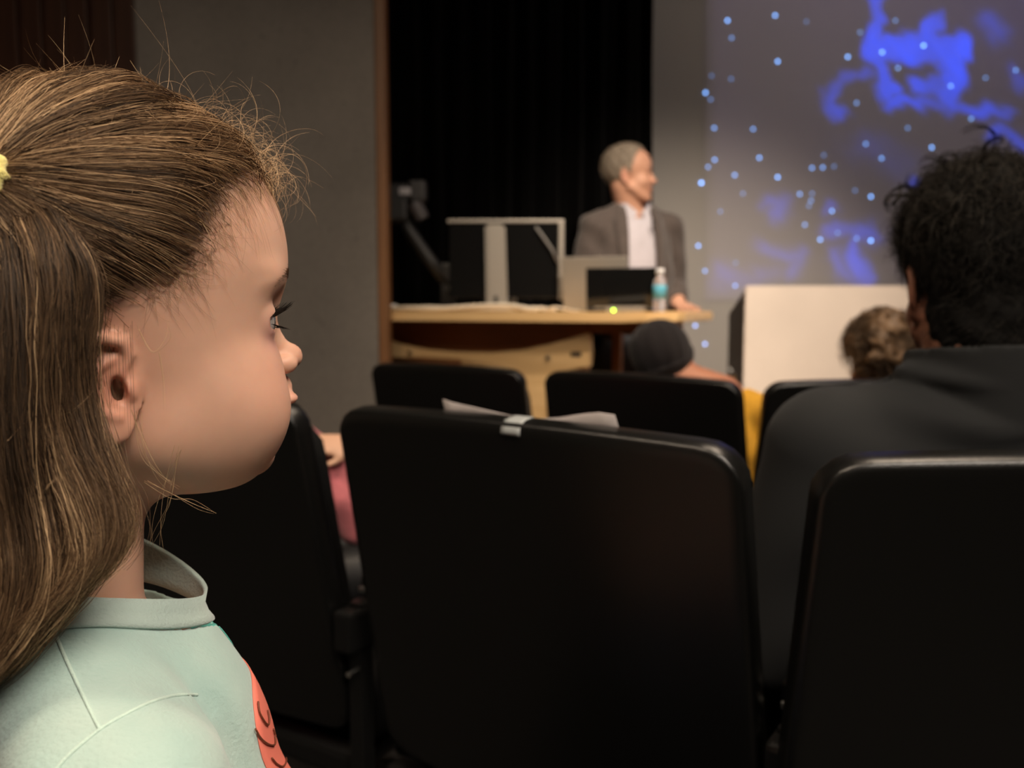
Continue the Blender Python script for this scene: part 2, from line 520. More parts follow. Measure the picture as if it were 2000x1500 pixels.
# projected picture: night sky with a blue nebula, painted on a fine grid
PX0, PX1, PY0, PY1, ST = 1376, 2660, -640, 590, 4
gx = np.arange(PX0, PX1, ST); gy = np.arange(PY0, PY1, ST)
GX, GY_ = np.meshgrid(gx, gy)
def pnoise(x, y, seed, oct=4):
    r = np.random.default_rng(seed); out = 0; amp = 1
    for o_ in range(oct):
        f = 2 ** o_
        for k in range(3):
            a = r.random() * 6.28; p_ = r.random() * 6.28
            out = out + amp * np.sin((x * np.cos(a) + y * np.sin(a)) * f + p_ + 1.3 * np.sin((y * np.cos(a + 1) - x * np.sin(a + 2)) * f * .7 + p_ * 2)) / 3
        amp *= .55
    return out
wx = GX + 13 * pnoise(GX / 55, GY_ / 55, 1) + 9 * pnoise(GX / 15, GY_ / 15, 3); wy = GY_ + 13 * pnoise(GX / 55, GY_ / 55, 2) + 9 * pnoise(GX / 15, GY_ / 15, 4)
def stroke(pts, r, soft):
    d = np.full(GX.shape, 1e9)
    for (x0, y0), (x1_, y1_) in zip(pts, pts[1:]):
        vx, vy = x1_ - x0, y1_ - y0
        h = np.clip(((wx - x0) * vx + (wy - y0) * vy) / (vx * vx + vy * vy + 1e-6), 0, 1)
        d = np.minimum(d, np.hypot(wx - x0 - h * vx, wy - y0 - h * vy))
    return 1 / (1 + np.exp((d - r) / (soft * .65)))
neb = np.zeros(GX.shape)
for pts, r, soft, a in [
    ([(1705, -60), (1705, 25), (1700, 70)], 16, 4, .75), ([(1700, 60), (1715, 100), (1770, 85), (1830, 50)], 16, 3.5, .95), ([(1740, 95), (1790, 90), (1840, 100), (1875, 90)], 26, 5, 1.0),
    ([(1720, 100), (1725, 160), (1745, 185)], 15, 5, .85), ([(1690, 140), (1650, 155), (1620, 195), (1650, 215)], 12, 5, .55), ([(1845, 100), (1865, 145), (1850, 190)], 24, 5, 1.0),
    ([(1800, 170), (1850, 170), (1860, 210)], 20, 6, .85), ([(1750, 205), (1820, 208), (1900, 215), (1960, 212)], 12, 5, .75), ([(1940, 50), (1960, 70)], 22, 9, .35), ([(1980, 145), (1990, 150)], 14, 6, .35),
    ([(1950, 255), (1990, 265), (2040, 290)], 14, 6, .7), ([(1775, 358), (1785, 362)], 9, 4, .8), ([(1510, 395), (1530, 400), (1522, 430)], 13, 7, .38), ([(1490, 490), (1530, 510), (1560, 510), (1535, 545)], 12, 8, .40),
    ([(1620, 455), (1660, 460), (1690, 455)], 15, 8, .55), ([(1665, 470), (1670, 510), (1700, 545)], 14, 7, .62), ([(1630, 505), (1640, 530), (1690, 550)], 13, 8, .5), ([(1400, 540), (1450, 560), (1500, 545)], 16, 14, .30),
    ([(1380, 560), (1420, 570)], 20, 16, .25), ([(1605, 410), (1625, 408)], 10, 6, .4), ([(1700, 290), (1760, 330)], 24, 22, .13), ([(2040, 320), (2100, 420), (2060, 520), (2160, 560)], 24, 8, .7),
    ([(2020, -60), (2100, 40), (2220, 20), (2300, 140)], 26, 9, .8), ([(1760, -200), (1850, -260), (1980, -220), (2100, -330)], 30, 9, .8), ([(2300, 300), (2420, 240), (2500, 380)], 30, 10, .7)]:
    neb = np.maximum(neb, a * stroke(pts, r, soft))
neb = np.clip(neb * (1 + .30 * pnoise(GX / 34, GY_ / 34, 5)), 0, 1.2)
veil = np.clip(.5 + .5 * pnoise(GX / 190, GY_ / 190, 7, 3), 0, 1)
right = np.clip((GX - 1560) / 420, 0, 1) * np.clip((330 - GY_) / 300, 0, 1)
colr = np.stack([.022 + .006 * veil - .010 * neb, .018 + .003 * veil + .040 * neb, .023 + .020 * veil + .78 * neb ** 1.2 + .02 * right], -1)
V = np.array([at_y(x, y, Y_SCREEN - .004) for y in gy for x in gx])
nx = len(gx)
ii, jj = np.meshgrid(np.arange(len(gy) - 1), np.arange(nx - 1), indexing='ij'); a = (ii * nx + jj).ravel()
Fc = np.stack([a, a + nx, a + nx + 1, a + 1], 1)
M_PROJ, nt, b, N_, L_ = mat_new('projected_light')
at_ = N_.new('ShaderNodeAttribute'); at_.attribute_name = 'tint'
b.inputs['Base Color'].default_value = (.40, .375, .35, 1); b.inputs['Roughness'].default_value = .9
L_.new(at_.outputs['Color'], b.inputs['Emission Color']); b.inputs['Emission Strength'].default_value = 1.0
edge_ = np.clip((GX - PX0) / 26, 0, 1) * np.clip((PY1 - GY_) / 60, 0, 1)
colr = colr * (.25 + .75 * edge_)[..., None]
M_PROJ.cycles.emission_sampling = 'NONE'
pic = mesh_obj('projected_picture', V, Fc, M_PROJ, None, smooth=False, label='projected night sky picture with blue nebula on the wall', cat='projection')
vert_color(pic, 'tint', colr.reshape(-1, 3))
stars = [(1421, 40, 1), (1429, 74, .35), (1514, 30, .9), (1519, 120, 1), (1656, 111, 1), (1723, 102, 1), (1804, 89, 1.2), (1754, 133, .5), (1857, 168, .7), (1378, 181, 1), (1388, 194, .25), (1428, 154, .2), (1390, 148, .15), (1395, 250, .6),
         (1471, 252, .55), (1396, 312, .7), (1383, 326, .5), (1483, 308, .8), (1435, 342, .7), (1370, 357, 1.5), (1519, 346, 1.1), (1586, 328, .6), (1607, 327, .6), (1609, 303, .2), (1691, 281, .5), (1722, 309, .6), (1820, 288, .9), (1897, 232, .5),
         (1562, 379, .6), (1586, 378, .25), (1584, 392, .4), (1580, 402, .25), (1701, 384, 1), (1451, 378, .25), (1407, 413, .25), (1572, 439, .5), (1625, 412, .8), (1602, 468, .9), (1701, 470, 1.3), (1364, 480, .9), (1437, 513, .2),
         (1377, 529, .6), (1436, 558, .6), (1673, 201, .4), (1773, 250, .3), (1925, 152, .3), (1984, 137, .5), (1749, 40, .3), (1670, 372, .2), (1575, 42, .15), (1673, 466, .4), (1636, 455, .3), (1629, 325, .2), (1680, 63, .3),
         (2080, 110, 1), (2150, 260, .7), (2040, -60, 1), (1900, -90, .8), (1600, -110, 1), (1500, -200, .7), (2250, 400, .9), (2350, 90, .8)]
bm = bmesh.new()
groups = {}
for x, y, a in stars:
    bmesh.ops.create_circle(bm, cap_ends=True, segments=10, radius=.0068, matrix=Matrix.Translation(Vector(at_y(x, y, Y_SCREEN - .006))) @ Matrix.Rotation(math.radians(90), 4, 'X'))
sv_ = []
nf = len(bm.faces)
me_faces = [f for f in bm.faces]
cl = bm.verts.layers.float_color.new('tint')
for f, (x, y, a) in zip(me_faces, stars):
    for v in f.verts: v[cl] = (.75 * a, 1.7 * a, 4.0 * a, 1)
so = bm_obj('projected_stars', bm, M_PROJ, pic, kind='stuff')
# two stars thrown on the wall below the picture
bm = bmesh.new()
for x, y in ((1358, 636), (1377, 672)):
    bmesh.ops.create_circle(bm, cap_ends=True, segments=10, radius=.0068, matrix=Matrix.Translation(Vector(at_y(x, y, Y_SCREEN - .004))) @ Matrix.Rotation(math.radians(90), 4, 'X'))
cl = bm.verts.layers.float_color.new('tint')
for v in bm.verts: v[cl] = (.9, 1.5, 3.4, 1)
bm_obj('projected_stars', bm, M_PROJ, pic, kind='stuff')

# ================================================================== the girl in the foreground
GY, GP = math.radians(34), math.radians(8)
_Fd = np.array([math.cos(GY), math.sin(GY), 0]); G_L = np.array([-math.sin(GY), math.cos(GY), 0]); _Z = np.array([0, 0, 1.0])
G_U = _Fd * math.cos(GP) + _Z * math.sin(GP); G_W = -_Fd * math.sin(GP) + _Z * math.cos(GP)
G_O = at(235, 752, 0.36) + G_L * 0.062
G_AX = np.stack([G_U, G_L, G_W])
def g_loc(p): return ((p - G_O.astype(np.float32)) @ G_AX.T.astype(np.float32)) * 100.0      # world -> head frame in cm
def g_wld(q): return G_O + (np.asarray(q, float) / 100.0) @ G_AX                             # head frame in cm -> world

def girl_head(q):
    """head and neck, q in head-frame cm: u forward, v to her left, w up"""
    s = q.copy(); s[:, 1] = np.abs(s[:, 1])
    d = s_ell(s, (0.8, 0, 5.7), (9.45, 6.9, 7.85), 2.1)                        # cranium
    d = smin(d, s_ell(s, (3.0, 0, -0.7), (5.3, 5.75, 5.7)), 2.2)                # mid face
    d = smin(d, s_ell(s, (5.05, 2.75, -2.65), (3.2, 3.0, 3.2)), 1.9)            # cheek
    d = smin(d, s_ell(s, (5.0, 2.3, -0.6), (3.0, 2.6, 1.7)), 0.9)              # under the eye
    d = smin(d, s_cap(s, (1.4, 3.9, -3.0), (5.2, 1.2, -4.9), 1.5, 1.6), 2.2)   # jaw
    d = smin(d, s_ell(s, (6.5, 0, -5.65), (1.45, 1.7, 1.3)), 0.55)              # chin
    d = smin(d, s_ell(s, (3.4, 0, -5.4), (3.2, 2.9, 1.2)), 0.9)                # under the chin
    d = smin(d, s_ell(s, (6.5, 0, -2.9), (2.65, 2.1, 2.1)), 0.6)               # muzzle
    d = smax(d, -s_ell(s, (9.55, 3.1, 1.85), (1.6, 1.5, 1.1)), 1.1)             # eye hollow
    d = smin(d, s_ell(s, (7.75, 2.5, 3.9), (1.0, 1.9, 0.6)), 1.1)               # brow
    # nose
    d = smin(d, s_cap(s, (7.9, 0, 2.7), (9.2, 0, -0.35), 0.55, 0.66), 0.7)
    d = smin(d, s_sph(s, (9.72, 0, -0.72), 0.72), 0.35)
    d = smin(d, s_ell(s, (9.1, 0.80, -1.05), (0.74, 0.5, 0.54)), 0.28)
    d = smax(d, -s_ell(s, (9.6, 0.42, -1.6), (0.42, 0.24, 0.42)), 0.15)        # nostril
    # lips
    d = smin(d, s_ell(s, (8.95, 0, -2.3), (0.62, 0.55, 0.7)), 0.4)
    d = smin(d, s_ell(s, (8.8, 0.5, -2.98), (0.8, 0.95, 0.38)), 0.3)
    d = smin(d, s_ell(s, (8.3, 0.0, -4.0), (0.75, 1.25, 0.45)), 0.3)
    d = smax(d, -s_ell(s, (9.1, 0.0, -3.48), (0.75, 1.75, 0.12)), 0.16)
    # eyelids
    lid = s_sph(s, (7.05, 3.0, 1.75), 1.34)
    d = smin(d, lid, 0.35)
    d = smax(d, -s_ell(s, (8.3, 3.1, 1.55), (1.2, 1.12, 0.46)), 0.10)
    # ears
    e = np.stack([s[:, 0] + .2, s[:, 1] - 6.25 - 0.22 * np.clip(-s[:, 0], -1, 3), s[:, 2] * np.where(s[:, 2] > 0, 1.1, 1.02)], -1)
    plate = s_ell(e, (-0.35, -0.15, 0.1), (1.55, 0.30, 2.35))
    hel = s_chain(e, [(0.25, .1, .35), (0.75, .15, 1.3), (0.55, .3, 2.05), (-0.25, .4, 2.42), (-1.15, .4, 2.1), (-1.75, .4, 1.1), (-1.75, .35, -0.1), (-1.35, .25, -1.2), (-0.8, .1, -1.9)],
                  [.16, .24, .30, .33, .33, .3, .28, .25, .25])
    anti = s_chain(e, [(0.25, .05, 1.35), (-0.75, .2, 0.95), (-1.05, .25, -0.1), (-0.7, .2, -1.05), (-.2, .2, -1.35)], [.18, .25, .28, .26, .25])
    lobe = s_ell(e, (-0.35, 0.0, -1.85), (0.72, 0.30, 0.75))
    trag = s_ell(e, (0.55, 0.05, -0.25), (0.33, 0.35, 0.55))
    ear = smin(smin(smin(smin(plate, hel, .2), anti, .18), lobe, .3), trag, .25)
    d = smin(d, ear, 0.35)
    d = smax(d, -s_ell(e, (0.05, 0.05, -0.2), (0.30, 0.5, 0.62)), 0.3)
    # neck
    n = s_cap(s, (-2.7, 0, -1.5), (-4.3, 0, -13.5), 4.4, 3.8)
    d = smin(d, n, 1.9)
    return d

# torso frame
T_Y = math.radians(40)
T_F = np.array([math.cos(T_Y), math.sin(T_Y), 0]); T_L = np.array([-math.sin(T_Y), math.cos(T_Y), 0])
G_N = g_wld((-3.6, 0.3, -10.0))                    # middle of the neck base
T_AX = np.stack([T_F, T_L, _Z])
def t_loc(p): return ((p - G_N.astype(np.float32)) @ T_AX.T.astype(np.float32)) * 100.0
def t_wld(q): return G_N + (np.asarray(q, float) / 100.0) @ T_AX

def girl_torso(t):
    s = t.copy(); s[:, 1] = np.abs(s[:, 1])
    d = s_ell(s, (1.6, 0, -13.6), (7.6, 9.4, 12.6), 2.3)
    d = smin(d, s_ell(s, (3.7, 0, -18.0), (7.9, 9.0, 9.0)), 3.0)
    d = smin(d, s_cap(s, (-0.3, 2.5, -3.6), (-0.6, 9.6, -6.2), 3.0, 3.2), 2.2)       # shoulder slope
    d = smin(d, s_cap(s, (0.2, 10.9, -7.0), (2.5, 12.6, -20.0), 3.5, 2.9), 0.9)      # upper arm
    return d

girl = thing('person', (float(G_N[0]), float(G_N[1]), 0.0), 'young girl in pale mint shirt seen in profile with a tied brown ponytail', 'person')
M_GSKIN = skin_mat('girl_skin', (0.62, 0.365, 0.26), sss=0.22, rough=0.48)

def girl_body(p):
    q = g_loc(p)
    d = girl_head(q)
    t = t_loc(p)
    b = girl_torso(t) + 0.7
    d = smin(d, b, 1.4)
    d = np.maximum(d, -16.0 - t[:, 2])
    return d / 100.0
_c = g_wld((1, 0, 0))
vs, fs = sdf_mesh(girl_body, (_c[0] - .20, _c[1] - .17, _c[2] - .27), (_c[0] + .17, _c[1] + .17, _c[2] + .17), 0.0016)
g_body = mesh_obj('body', vs, fs, M_GSKIN, girl)
q = g_loc(vs.astype(np.float32)); qa = q.copy(); qa[:, 1] = np.abs(qa[:, 1])
def blob(c, r): return np.exp(-(((qa - np.array(c)) / np.array(r)) ** 2).sum(-1))[:, None]
tint = np.ones((len(vs), 3))
tint = tint * (1 - .35 * blob((9.4, .3, -3.3), (.9, 1.5, .75)) * np.array([.25, .75, .6]))
tint = tint * (1 - .16 * blob((6.8, 3.8, -1.6), (2.6, 2.2, 1.9)) * np.array([.1, .75, .7]))
tint = tint * (1 - .30 * blob((-.5, 6.5, .2), (1.8, 1.2, 2.6)) * np.array([.25, .9, 1]))
tint = tint * (1 - .25 * blob((9.8, 0, -.8), (.9, .8, .8)) * np.array([0, .5, .6]))
tint = tint * (1 - .40 * blob((7.9, 3.3, 1.0), (1.0, 1.5, 1.0)) * np.array([.55, .8, .45]))
g_hl = np.array([(-12, -5), (-4, -4.5), (-2.6, -2), (-1.9, 1.5), (-0.5, 3.1), (1.3, 3.7), (3.6, 4.5), (5.0, 6.1), (6.3, 7.7), (7.8, 8.5), (9.2, 8.7), (14, 9)])
def hairline(qq): return qq[:, 2] - np.interp(qq[:, 0], g_hl[:, 0], g_hl[:, 1])
hm = np.clip(hairline(q) / 1.1 + .25, 0, 1)[:, None]
hm[np.linalg.norm(qa - np.array([-.6, 6.8, 0]), axis=1) < 2.9] *= 0
tint = tint * (1 - hm) + hm * np.array([.19, .19, .17])
vert_color(g_body, 'tint', tint)
BV_HEAD = BVHTree.FromPolygons([Vector(v) for v in vs], [tuple(f) for f in fs])

# eyes
M_EYE = bpy.data.materials.new('girl_eye'); M_EYE.use_nodes = True
_n, _l = M_EYE.node_tree.nodes, M_EYE.node_tree.links
_b = _n['Principled BSDF']; _b.inputs['Roughness'].default_value = .08
_tc = _n.new('ShaderNodeTexCoord'); _s = _n.new('ShaderNodeSeparateXYZ'); _l.new(_tc.outputs['Generated'], _s.inputs[0])
_r = _n.new('ShaderNodeValToRGB'); _r.color_ramp.interpolation = 'EASE'
for pos, c in ((0.86, (.42, .38, .36)), (.885, (.03, .03, .035)), (.90, (.10, .13, .17)), (.975, (.12, .16, .2)), (.985, (.004, .004, .004))):
    e = _r.color_ramp.elements.new(pos); e.color = (*c, 1)
_r.color_ramp.elements.remove(_r.color_ramp.elements[0]); _r.color_ramp.elements[-1].color = (.004, .004, .004, 1)
_l.new(_s.outputs['X'], _r.inputs[0]); _l.new(_r.outputs[0], _b.inputs['Base Color'])
for sv in (-1, 1):
    bm = bmesh.new(); bm_sphere(bm, (0, 0, 0), 0.0122, 32, 20)
    o = bm_obj('eye', bm, M_EYE, girl, smooth=True, world=False)
    a = GY + math.radians(3)
    o.matrix_local = world_of(girl).inverted() @ Matrix.Translation(Vector(g_wld((7.05, 3.0 * sv, 1.72)))) @ Matrix.Rotation(a, 4, 'Z') @ Matrix.Rotation(-GP, 4, 'Y')

rng = np.random.default_rng(5)
M_LASH = hair_mat('eyelash_hair', (.006, .004, .003), (.008, .006, .005), .3, spec=.1)
lash = []
for sv in (-1, 1):
    for k in range(44):
        f = (k + rng.random() * .6) / 44
        ph = math.radians(-62 + 150 * f)                   # around the eye, outward on the outer side
        for lo in (0, 1):
            if lo and k % 2: continue
            el = math.radians((20 if not lo else -22)) * math.cos(ph * .8)
            d0 = np.array([math.cos(el) * math.cos(ph * .72), sv * math.cos(el) * math.sin(ph * .72), math.sin(el)])
            r0 = np.array([7.05, 3.0 * sv, 1.68]) + d0 * 1.30
            out = d0 * np.array([1, 1, 0]); out /= np.linalg.norm(out)
            ln = (.80 + .3 * rng.random()) * (.6 if lo else 1)
            tt = np.linspace(0, 1, 6)[:, None]
            side = rng.normal(0, .06)
            upc = (.42 if not lo else -.32)
            pts = r0 + out * tt * ln + np.array([0, side * sv, 0]) * tt + np.array([0, 0, 1]) * (upc * ln * tt ** 2 - (.12 * ln * tt if not lo else 0))
            lash.append(g_wld(pts))
hair_obj('eyelashes', lash, 0.00013, M_LASH, girl, tip=.3)
brow = []
for sv in (-1, 1):
    for k in range(150):
        f = rng.random()
        v = 1.3 + 3.1 * f; w = 3.75 + .35 * math.sin(f * 2.2) + rng.normal(0, .13) - .5 * f * f
        o_ = g_wld((14, v * sv, w)); dirn = -G_U
        h = BV_HEAD.ray_cast(Vector(o_), Vector(dirn))
        if h[0] is None: continue
        base = g_loc(np.array([h[0]], np.float32))[0]
        tt = np.linspace(0, 1, 5)[:, None]
        brow.append(g_wld(base + tt * np.array([-.12 - .12 * f, .42 * sv, .1 - .1 * f]) + np.array([.06, 0, 0]) * np.sin(tt * 3)))
hair_obj('eyebrow', brow, 0.00007, hair_mat('eyebrow_hair', (.10, .06, .035), (.2, .13, .08)), girl, tip=.4)

# ---- shirt
def girl_shirt_outer(t):
    d = girl_torso(t) - 0.55
    # soft folds
    f = 0.30 * np.sin(1.05 * (t[:, 2] + 0.75 * t[:, 0]) + 1.2 * np.sin(.22 * t[:, 1])) * np.exp(-((t[:, 2] + 16) / 8.5) ** 2)
    f = f + 0.10 * np.sin(1.1 * t[:, 0] - .9 * t[:, 1] + .3 * t[:, 2])
    # deep fold that runs down from the collar along the arm
    a, b, c = np.array([2.6, -6.2, -1.8]), np.array([5.2, -7.7, -5.7]), np.array([6.4, -8.0, -12.0])
    f = f + 0.6 * np.exp(-(np.maximum(s_chain(t, [a, b, c], .01), 0) / .8) ** 2)
    f = f - 0.35 * np.exp(-(np.maximum(s_chain(t, [a + [.5, -1.6, -.4], b + [-.4, -1.9, -.6], c + [-.3, -2, 0]], .01), 0) / 1.0) ** 2)
    d = d + f * np.clip((-t[:, 2] - 1.5) / 4.0, 0, 1)
    return d
RIM_C = np.array([1.55, 0.35]); RIM_R = np.array([5.6, 5.2])
def rim_z(th):                                        # th = 0 in front
    return 0.5 - 1.5 * np.cos(th) - 0.5 * np.cos(2 * th) + .9 * np.sin(th)
def girl_shirt(p):
    t = t_loc(p)
    o = girl_shirt_outer(t)
    d = np.maximum(o, -(o + 0.55))
    e = (t[:, :2] - RIM_C) / (RIM_R + .3)
    hole = (np.linalg.norm(e, axis=1) - 1) * 5.4
    hole = np.maximum(hole, -6.5 - t[:, 2])
    d = smax(d, -hole, .1)
    # sleeve end and hem
    s = t.copy(); s[:, 1] = np.abs(s[:, 1])
    d = np.maximum(d, -27.0 - t[:, 2])
    return d / 100.0
M_SHIRT, nt, b, N_, L_ = mat_new('mint_fleece')
tc = N_.new('ShaderNodeTexCoord')
n1 = N_.new('ShaderNodeTexNoise'); n1.inputs['Scale'].default_value = 26; n1.inputs['Detail'].default_value = 4
n2 = N_.new('ShaderNodeTexNoise'); n2.inputs['Scale'].default_value = 420; n2.inputs['Detail'].default_value = 4
for n in (n1, n2): L_.new(tc.outputs['Object'], n.inputs['Vector'])
rp = N_.new('ShaderNodeValToRGB')
rp.color_ramp.elements[0].position = .3; rp.color_ramp.elements[0].color = (.335, .49, .455, 1)
rp.color_ramp.elements[1].position = .7; rp.color_ramp.elements[1].color = (.41, .54, .495, 1)
L_.new(n1.outputs['Fac'], rp.inputs[0]); L_.new(rp.outputs[0], b.inputs['Base Color'])
b.inputs['Roughness'].default_value = .95; b.inputs['Sheen Weight'].default_value = .35; b.inputs['Sheen Roughness'].default_value = .6
b.inputs['Specular IOR Level'].default_value = .1
bp = N_.new('ShaderNodeBump'); bp.inputs['Strength'].default_value = .5; bp.inputs['Distance'].default_value = .0012
L_.new(n2.outputs['Fac'], bp.inputs['Height']); L_.new(bp.outputs[0], b.inputs['Normal'])
_c = t_wld((2, 0, -14))
vs, fs = sdf_mesh(girl_shirt, _c - np.array([.22, .22, .16]), _c + np.array([.22, .22, .17]), 0.0021, band=2.9)
g_shirt = mesh_obj('shirt', vs, fs, M_SHIRT, girl)
BV_SHIRT = BVHTree.FromPolygons([Vector(v) for v in vs], [tuple(f) for f in fs])
SH_V, SH_F = vs, fs

# collar band: a ribbed ring standing on the neckline
bm = bmesh.new(); rings = []
nth = 96
prof = np.array([(0.0, 0.0), (0.22, .12), (0.5, -0.08), (0.85, -0.5), (1.1, -.9), (.95, -1.0), (.65, -.6), (.25, -.35), (.02, -.2)])
wgt = np.array([0, 0, .35, .8, 1, 1, .8, .3, 0]); lif = np.array([.22] * 5 + [0] * 4)
th_ = 2 * math.pi * np.arange(nth) / nth
q_ = np.stack([RIM_C[0] + (RIM_R[0] + prof[None, :, 0] - .25) * np.cos(th_)[:, None], RIM_C[1] + (RIM_R[1] + prof[None, :, 0] - .25) * np.sin(th_)[:, None], rim_z(th_)[:, None] + prof[None, :, 1]], -1).reshape(-1, 3).astype(np.float32)
for _ in range(6):                                    # the outer edge settles on the shirt
    f0 = girl_shirt_outer(q_) - np.tile(lif, nth)
    g_ = np.stack([girl_shirt_outer(q_ + np.eye(3, dtype=np.float32)[k] * .1) - girl_shirt_outer(q_ - np.eye(3, dtype=np.float32)[k] * .1) for k in range(3)], -1); g_ /= np.linalg.norm(g_, axis=1)[:, None] + 1e-6
    q_ = (q_ - g_ * (f0 * np.tile(wgt, nth) * .5)[:, None]).astype(np.float32)
rings = [[bm.verts.new(p_) for p_ in t_wld(r_)] for r_ in q_.reshape(nth, len(prof), 3)]
for i in range(nth):
    A, B = rings[i], rings[(i + 1) % nth]
    for k in range(len(A)):
        bm.faces.new((A[k], B[k], B[(k + 1) % len(A)], A[(k + 1) % len(A)]))
M_COLLAR = simple('collar_rib', (.40, .50, .46), .95, spec=.1, sheen=.3, bump=(600, .4))
g_collar = bm_obj('collar', bm, M_COLLAR, girl, smooth=True)

def on_mesh(bvh, pix, lift=0.0):
    """points of a surface seen behind a list of photo pixels, lifted along the normal"""
    out = []
    for px, py in pix:
        r = at(px, py, 1.0) - CAM
        h = bvh.ray_cast(Vector(CAM), Vector(r))
        if h[0] is not None:
            n = h[1] if h[1].dot(Vector(r)) < 0 else -h[1]
            out.append(np.array(h[0] + n * lift))
    return out
def dense(pix, n): return [tuple(p) for p in catmull(np.array(pix, float), n)]
M_SEAM = simple('mint_seam', (.50, .66, .59), .9, spec=.1, sheen=.3, bump=(500, .5))
for path in ([(60, 1150), (95, 1210), (130, 1290), (165, 1365), (195, 1425)], [(100, 1515), (135, 1475), (195, 1425), (250, 1393), (300, 1370), (345, 1358), (385, 1357)]):
    pts = on_mesh(BV_SHIRT, dense(path, 36), 0.0)
    if len(pts) > 3:
        bm = bmesh.new(); bm_tube(bm, pts, 0.00085, 6)
        bm_obj('seam', bm, M_SEAM, girl, smooth=True)
# coral print on the chest: an inset patch of the shirt front with brown drawn arcs
def patch(name, cv, cz, rv, rz, pw, mat, parent):
    """printed patch hugging the shirt front: outline |v|^pw + |z|^pw = 1, laid on by casting from the front"""
    V, F, nr, na = [], [], 9, 56
    for i in range(nr + 1):
        for j in range(na):
            a = 2 * math.pi * j / na; c, s_ = math.cos(a), math.sin(a)
            k = (abs(c) ** pw + abs(s_) ** pw) ** (-1 / pw) * max(i, .02) / nr
            h = BV_SHIRT.ray_cast(Vector(t_wld((22, cv + rv * k * c, cz + rz * k * s_))), Vector(-T_F))
            V.append(np.array(h[0] + h[1] * .0007) if h[0] is not None else V[-1])
    for i in range(nr):
        for j in range(na):
            F.append((i * na + j, (i + 1) * na + j, (i + 1) * na + (j + 1) % na, i * na + (j + 1) % na))
    o = mesh_obj(name, V, F, mat, parent)
    md = o.modifiers.new('thick', 'SOLIDIFY'); md.thickness = .0006
    return o
M_CORAL = simple('coral_print', (.84, .22, .16), .6, spec=.3)
M_BROWN = simple('brown_print_line', (.16, .045, .02), .6)
M_TEAL = simple('teal_print', (.10, .42, .36), .7)
g_print = patch('chest_print', -2.5, -10.6, 4.5, 5.0, 4, M_CORAL, girl)
g_mark = patch('teal_mark', -0.3, -4.3, 1.5, .75, 4, M_TEAL, girl)
for path in ([(499, 1372), (502, 1392), (510, 1408), (519, 1417), (521, 1405), (518, 1388)], [(494, 1424), (504, 1442), (518, 1454), (531, 1456), (533, 1442), (529, 1425)], [(526, 1482), (536, 1494), (548, 1499), (555, 1488), (552, 1472)]):
    pts = on_mesh(BV_SHIRT, dense(path, 24), 0.0014)
    if len(pts) > 4:
        bm = bmesh.new(); bm_tube(bm, pts, .0005, 6); bm_obj('drawn_line', bm, M_BROWN, g_print, smooth=True)

# ---- hair
HC = np.array([0.5, 0.0, 5.4])
TIE = np.array([-3.55, -6.3, 9.1])
def head_r(d):
    h = BV_HEAD.ray_cast(Vector(g_wld(HC)), Vector(d @ G_AX))
    return 100 * (Vector(h[0]) - Vector(g_wld(HC))).length if h[0] is not None else 8.0
M_GHAIR = hair_mat('girl_hair', (.026, .014, .007), (.74, .50, .28), .22, mid=(.17, .094, .044))
def lownoise(x, seed):
    """smooth pseudo noise of positions (n,3) -> (n,3)"""
    r = np.random.default_rng(seed)
    out = np.zeros((len(x), 3))
    for k in range(4):
        A = r.normal(0, 1, (3, 3)) * (0.5 + .5 * k); ph = r.random(3) * 6.28
        out += np.sin(x @ A + ph) / (1 + .6 * k)
    return out
# unit-sphere table of head radii for speed
_nu, _nw = 72, 40
tab = np.zeros((_nw, _nu))
for i in range(_nw):
    el = -math.pi / 2 + math.pi * (i + .5) / _nw
    for j in range(_nu):
        az = -math.pi + 2 * math.pi * (j + .5) / _nu
        tab[i, j] = head_r(np.array([math.cos(el) * math.cos(az), math.cos(el) * math.sin(az), math.sin(el)]))
# flatten the ears out of the table
tab = np.minimum(tab, np.median(np.stack([np.roll(tab, k, 1) for k in (-4, -3, -2, 0, 2, 3, 4)]), 0) + .15)
def rad_of(d):
    el = np.arcsin(np.clip(d[:, 2], -1, 1)); az = np.arctan2(d[:, 1], d[:, 0])
    y = np.clip((el + math.pi / 2) / math.pi * _nw - .5, 0, _nw - 1.001); x = ((az + math.pi) / (2 * math.pi) * _nu - .5) % _nu
    i = y.astype(int); j = x.astype(int); fy = y - i; fx = x - j
    j1 = (j + 1) % _nu
    return (tab[i, j] * (1 - fy) + tab[i + 1, j] * fy) * (1 - fx) + (tab[i, j1] * (1 - fy) + tab[i + 1, j1] * fy) * fx
def unit(x): return x / np.linalg.norm(x, axis=-1, keepdims=True)
def flow_strands(d0, tie, lift, n=15):
    """great-circle paths over the skull from root directions d0 (N,3) to tie points (N,3) -> (N,n,3)"""
    dT = unit(tie - HC); RT_ = np.linalg.norm(tie - HC, axis=1)[:, None]
    om = np.arccos(np.clip((d0 * dT).sum(1), -1, 1))[:, None]
    t = np.linspace(0, 1, n)[None]
    D = np.sin((1 - t) * om)[..., None] * d0[:, None] + np.sin(t * om)[..., None] * dT[:, None]
    D = unit(D)
    r = rad_of(D.reshape(-1, 3)).reshape(D.shape[:2])
    hgt = lift[:, None] * np.minimum(1, t * om / .22) ** .6
    k = np.clip((t - .75) / .25, 0, 1) ** 2
    r = (r + hgt) * (1 - k) + RT_ * k
    return HC + D * r[..., None]
def ln3(x, seed): return lownoise(x.reshape(-1, 3), seed).reshape(x.shape)
d0 = unit(rng.normal(0, 1, (90000, 3)))
d0 = d0[d0[:, 2] > -.55]
p0 = HC + d0 * rad_of(d0)[:, None]
ok = hairline(p0) > rng.normal(0, .5, len(p0))
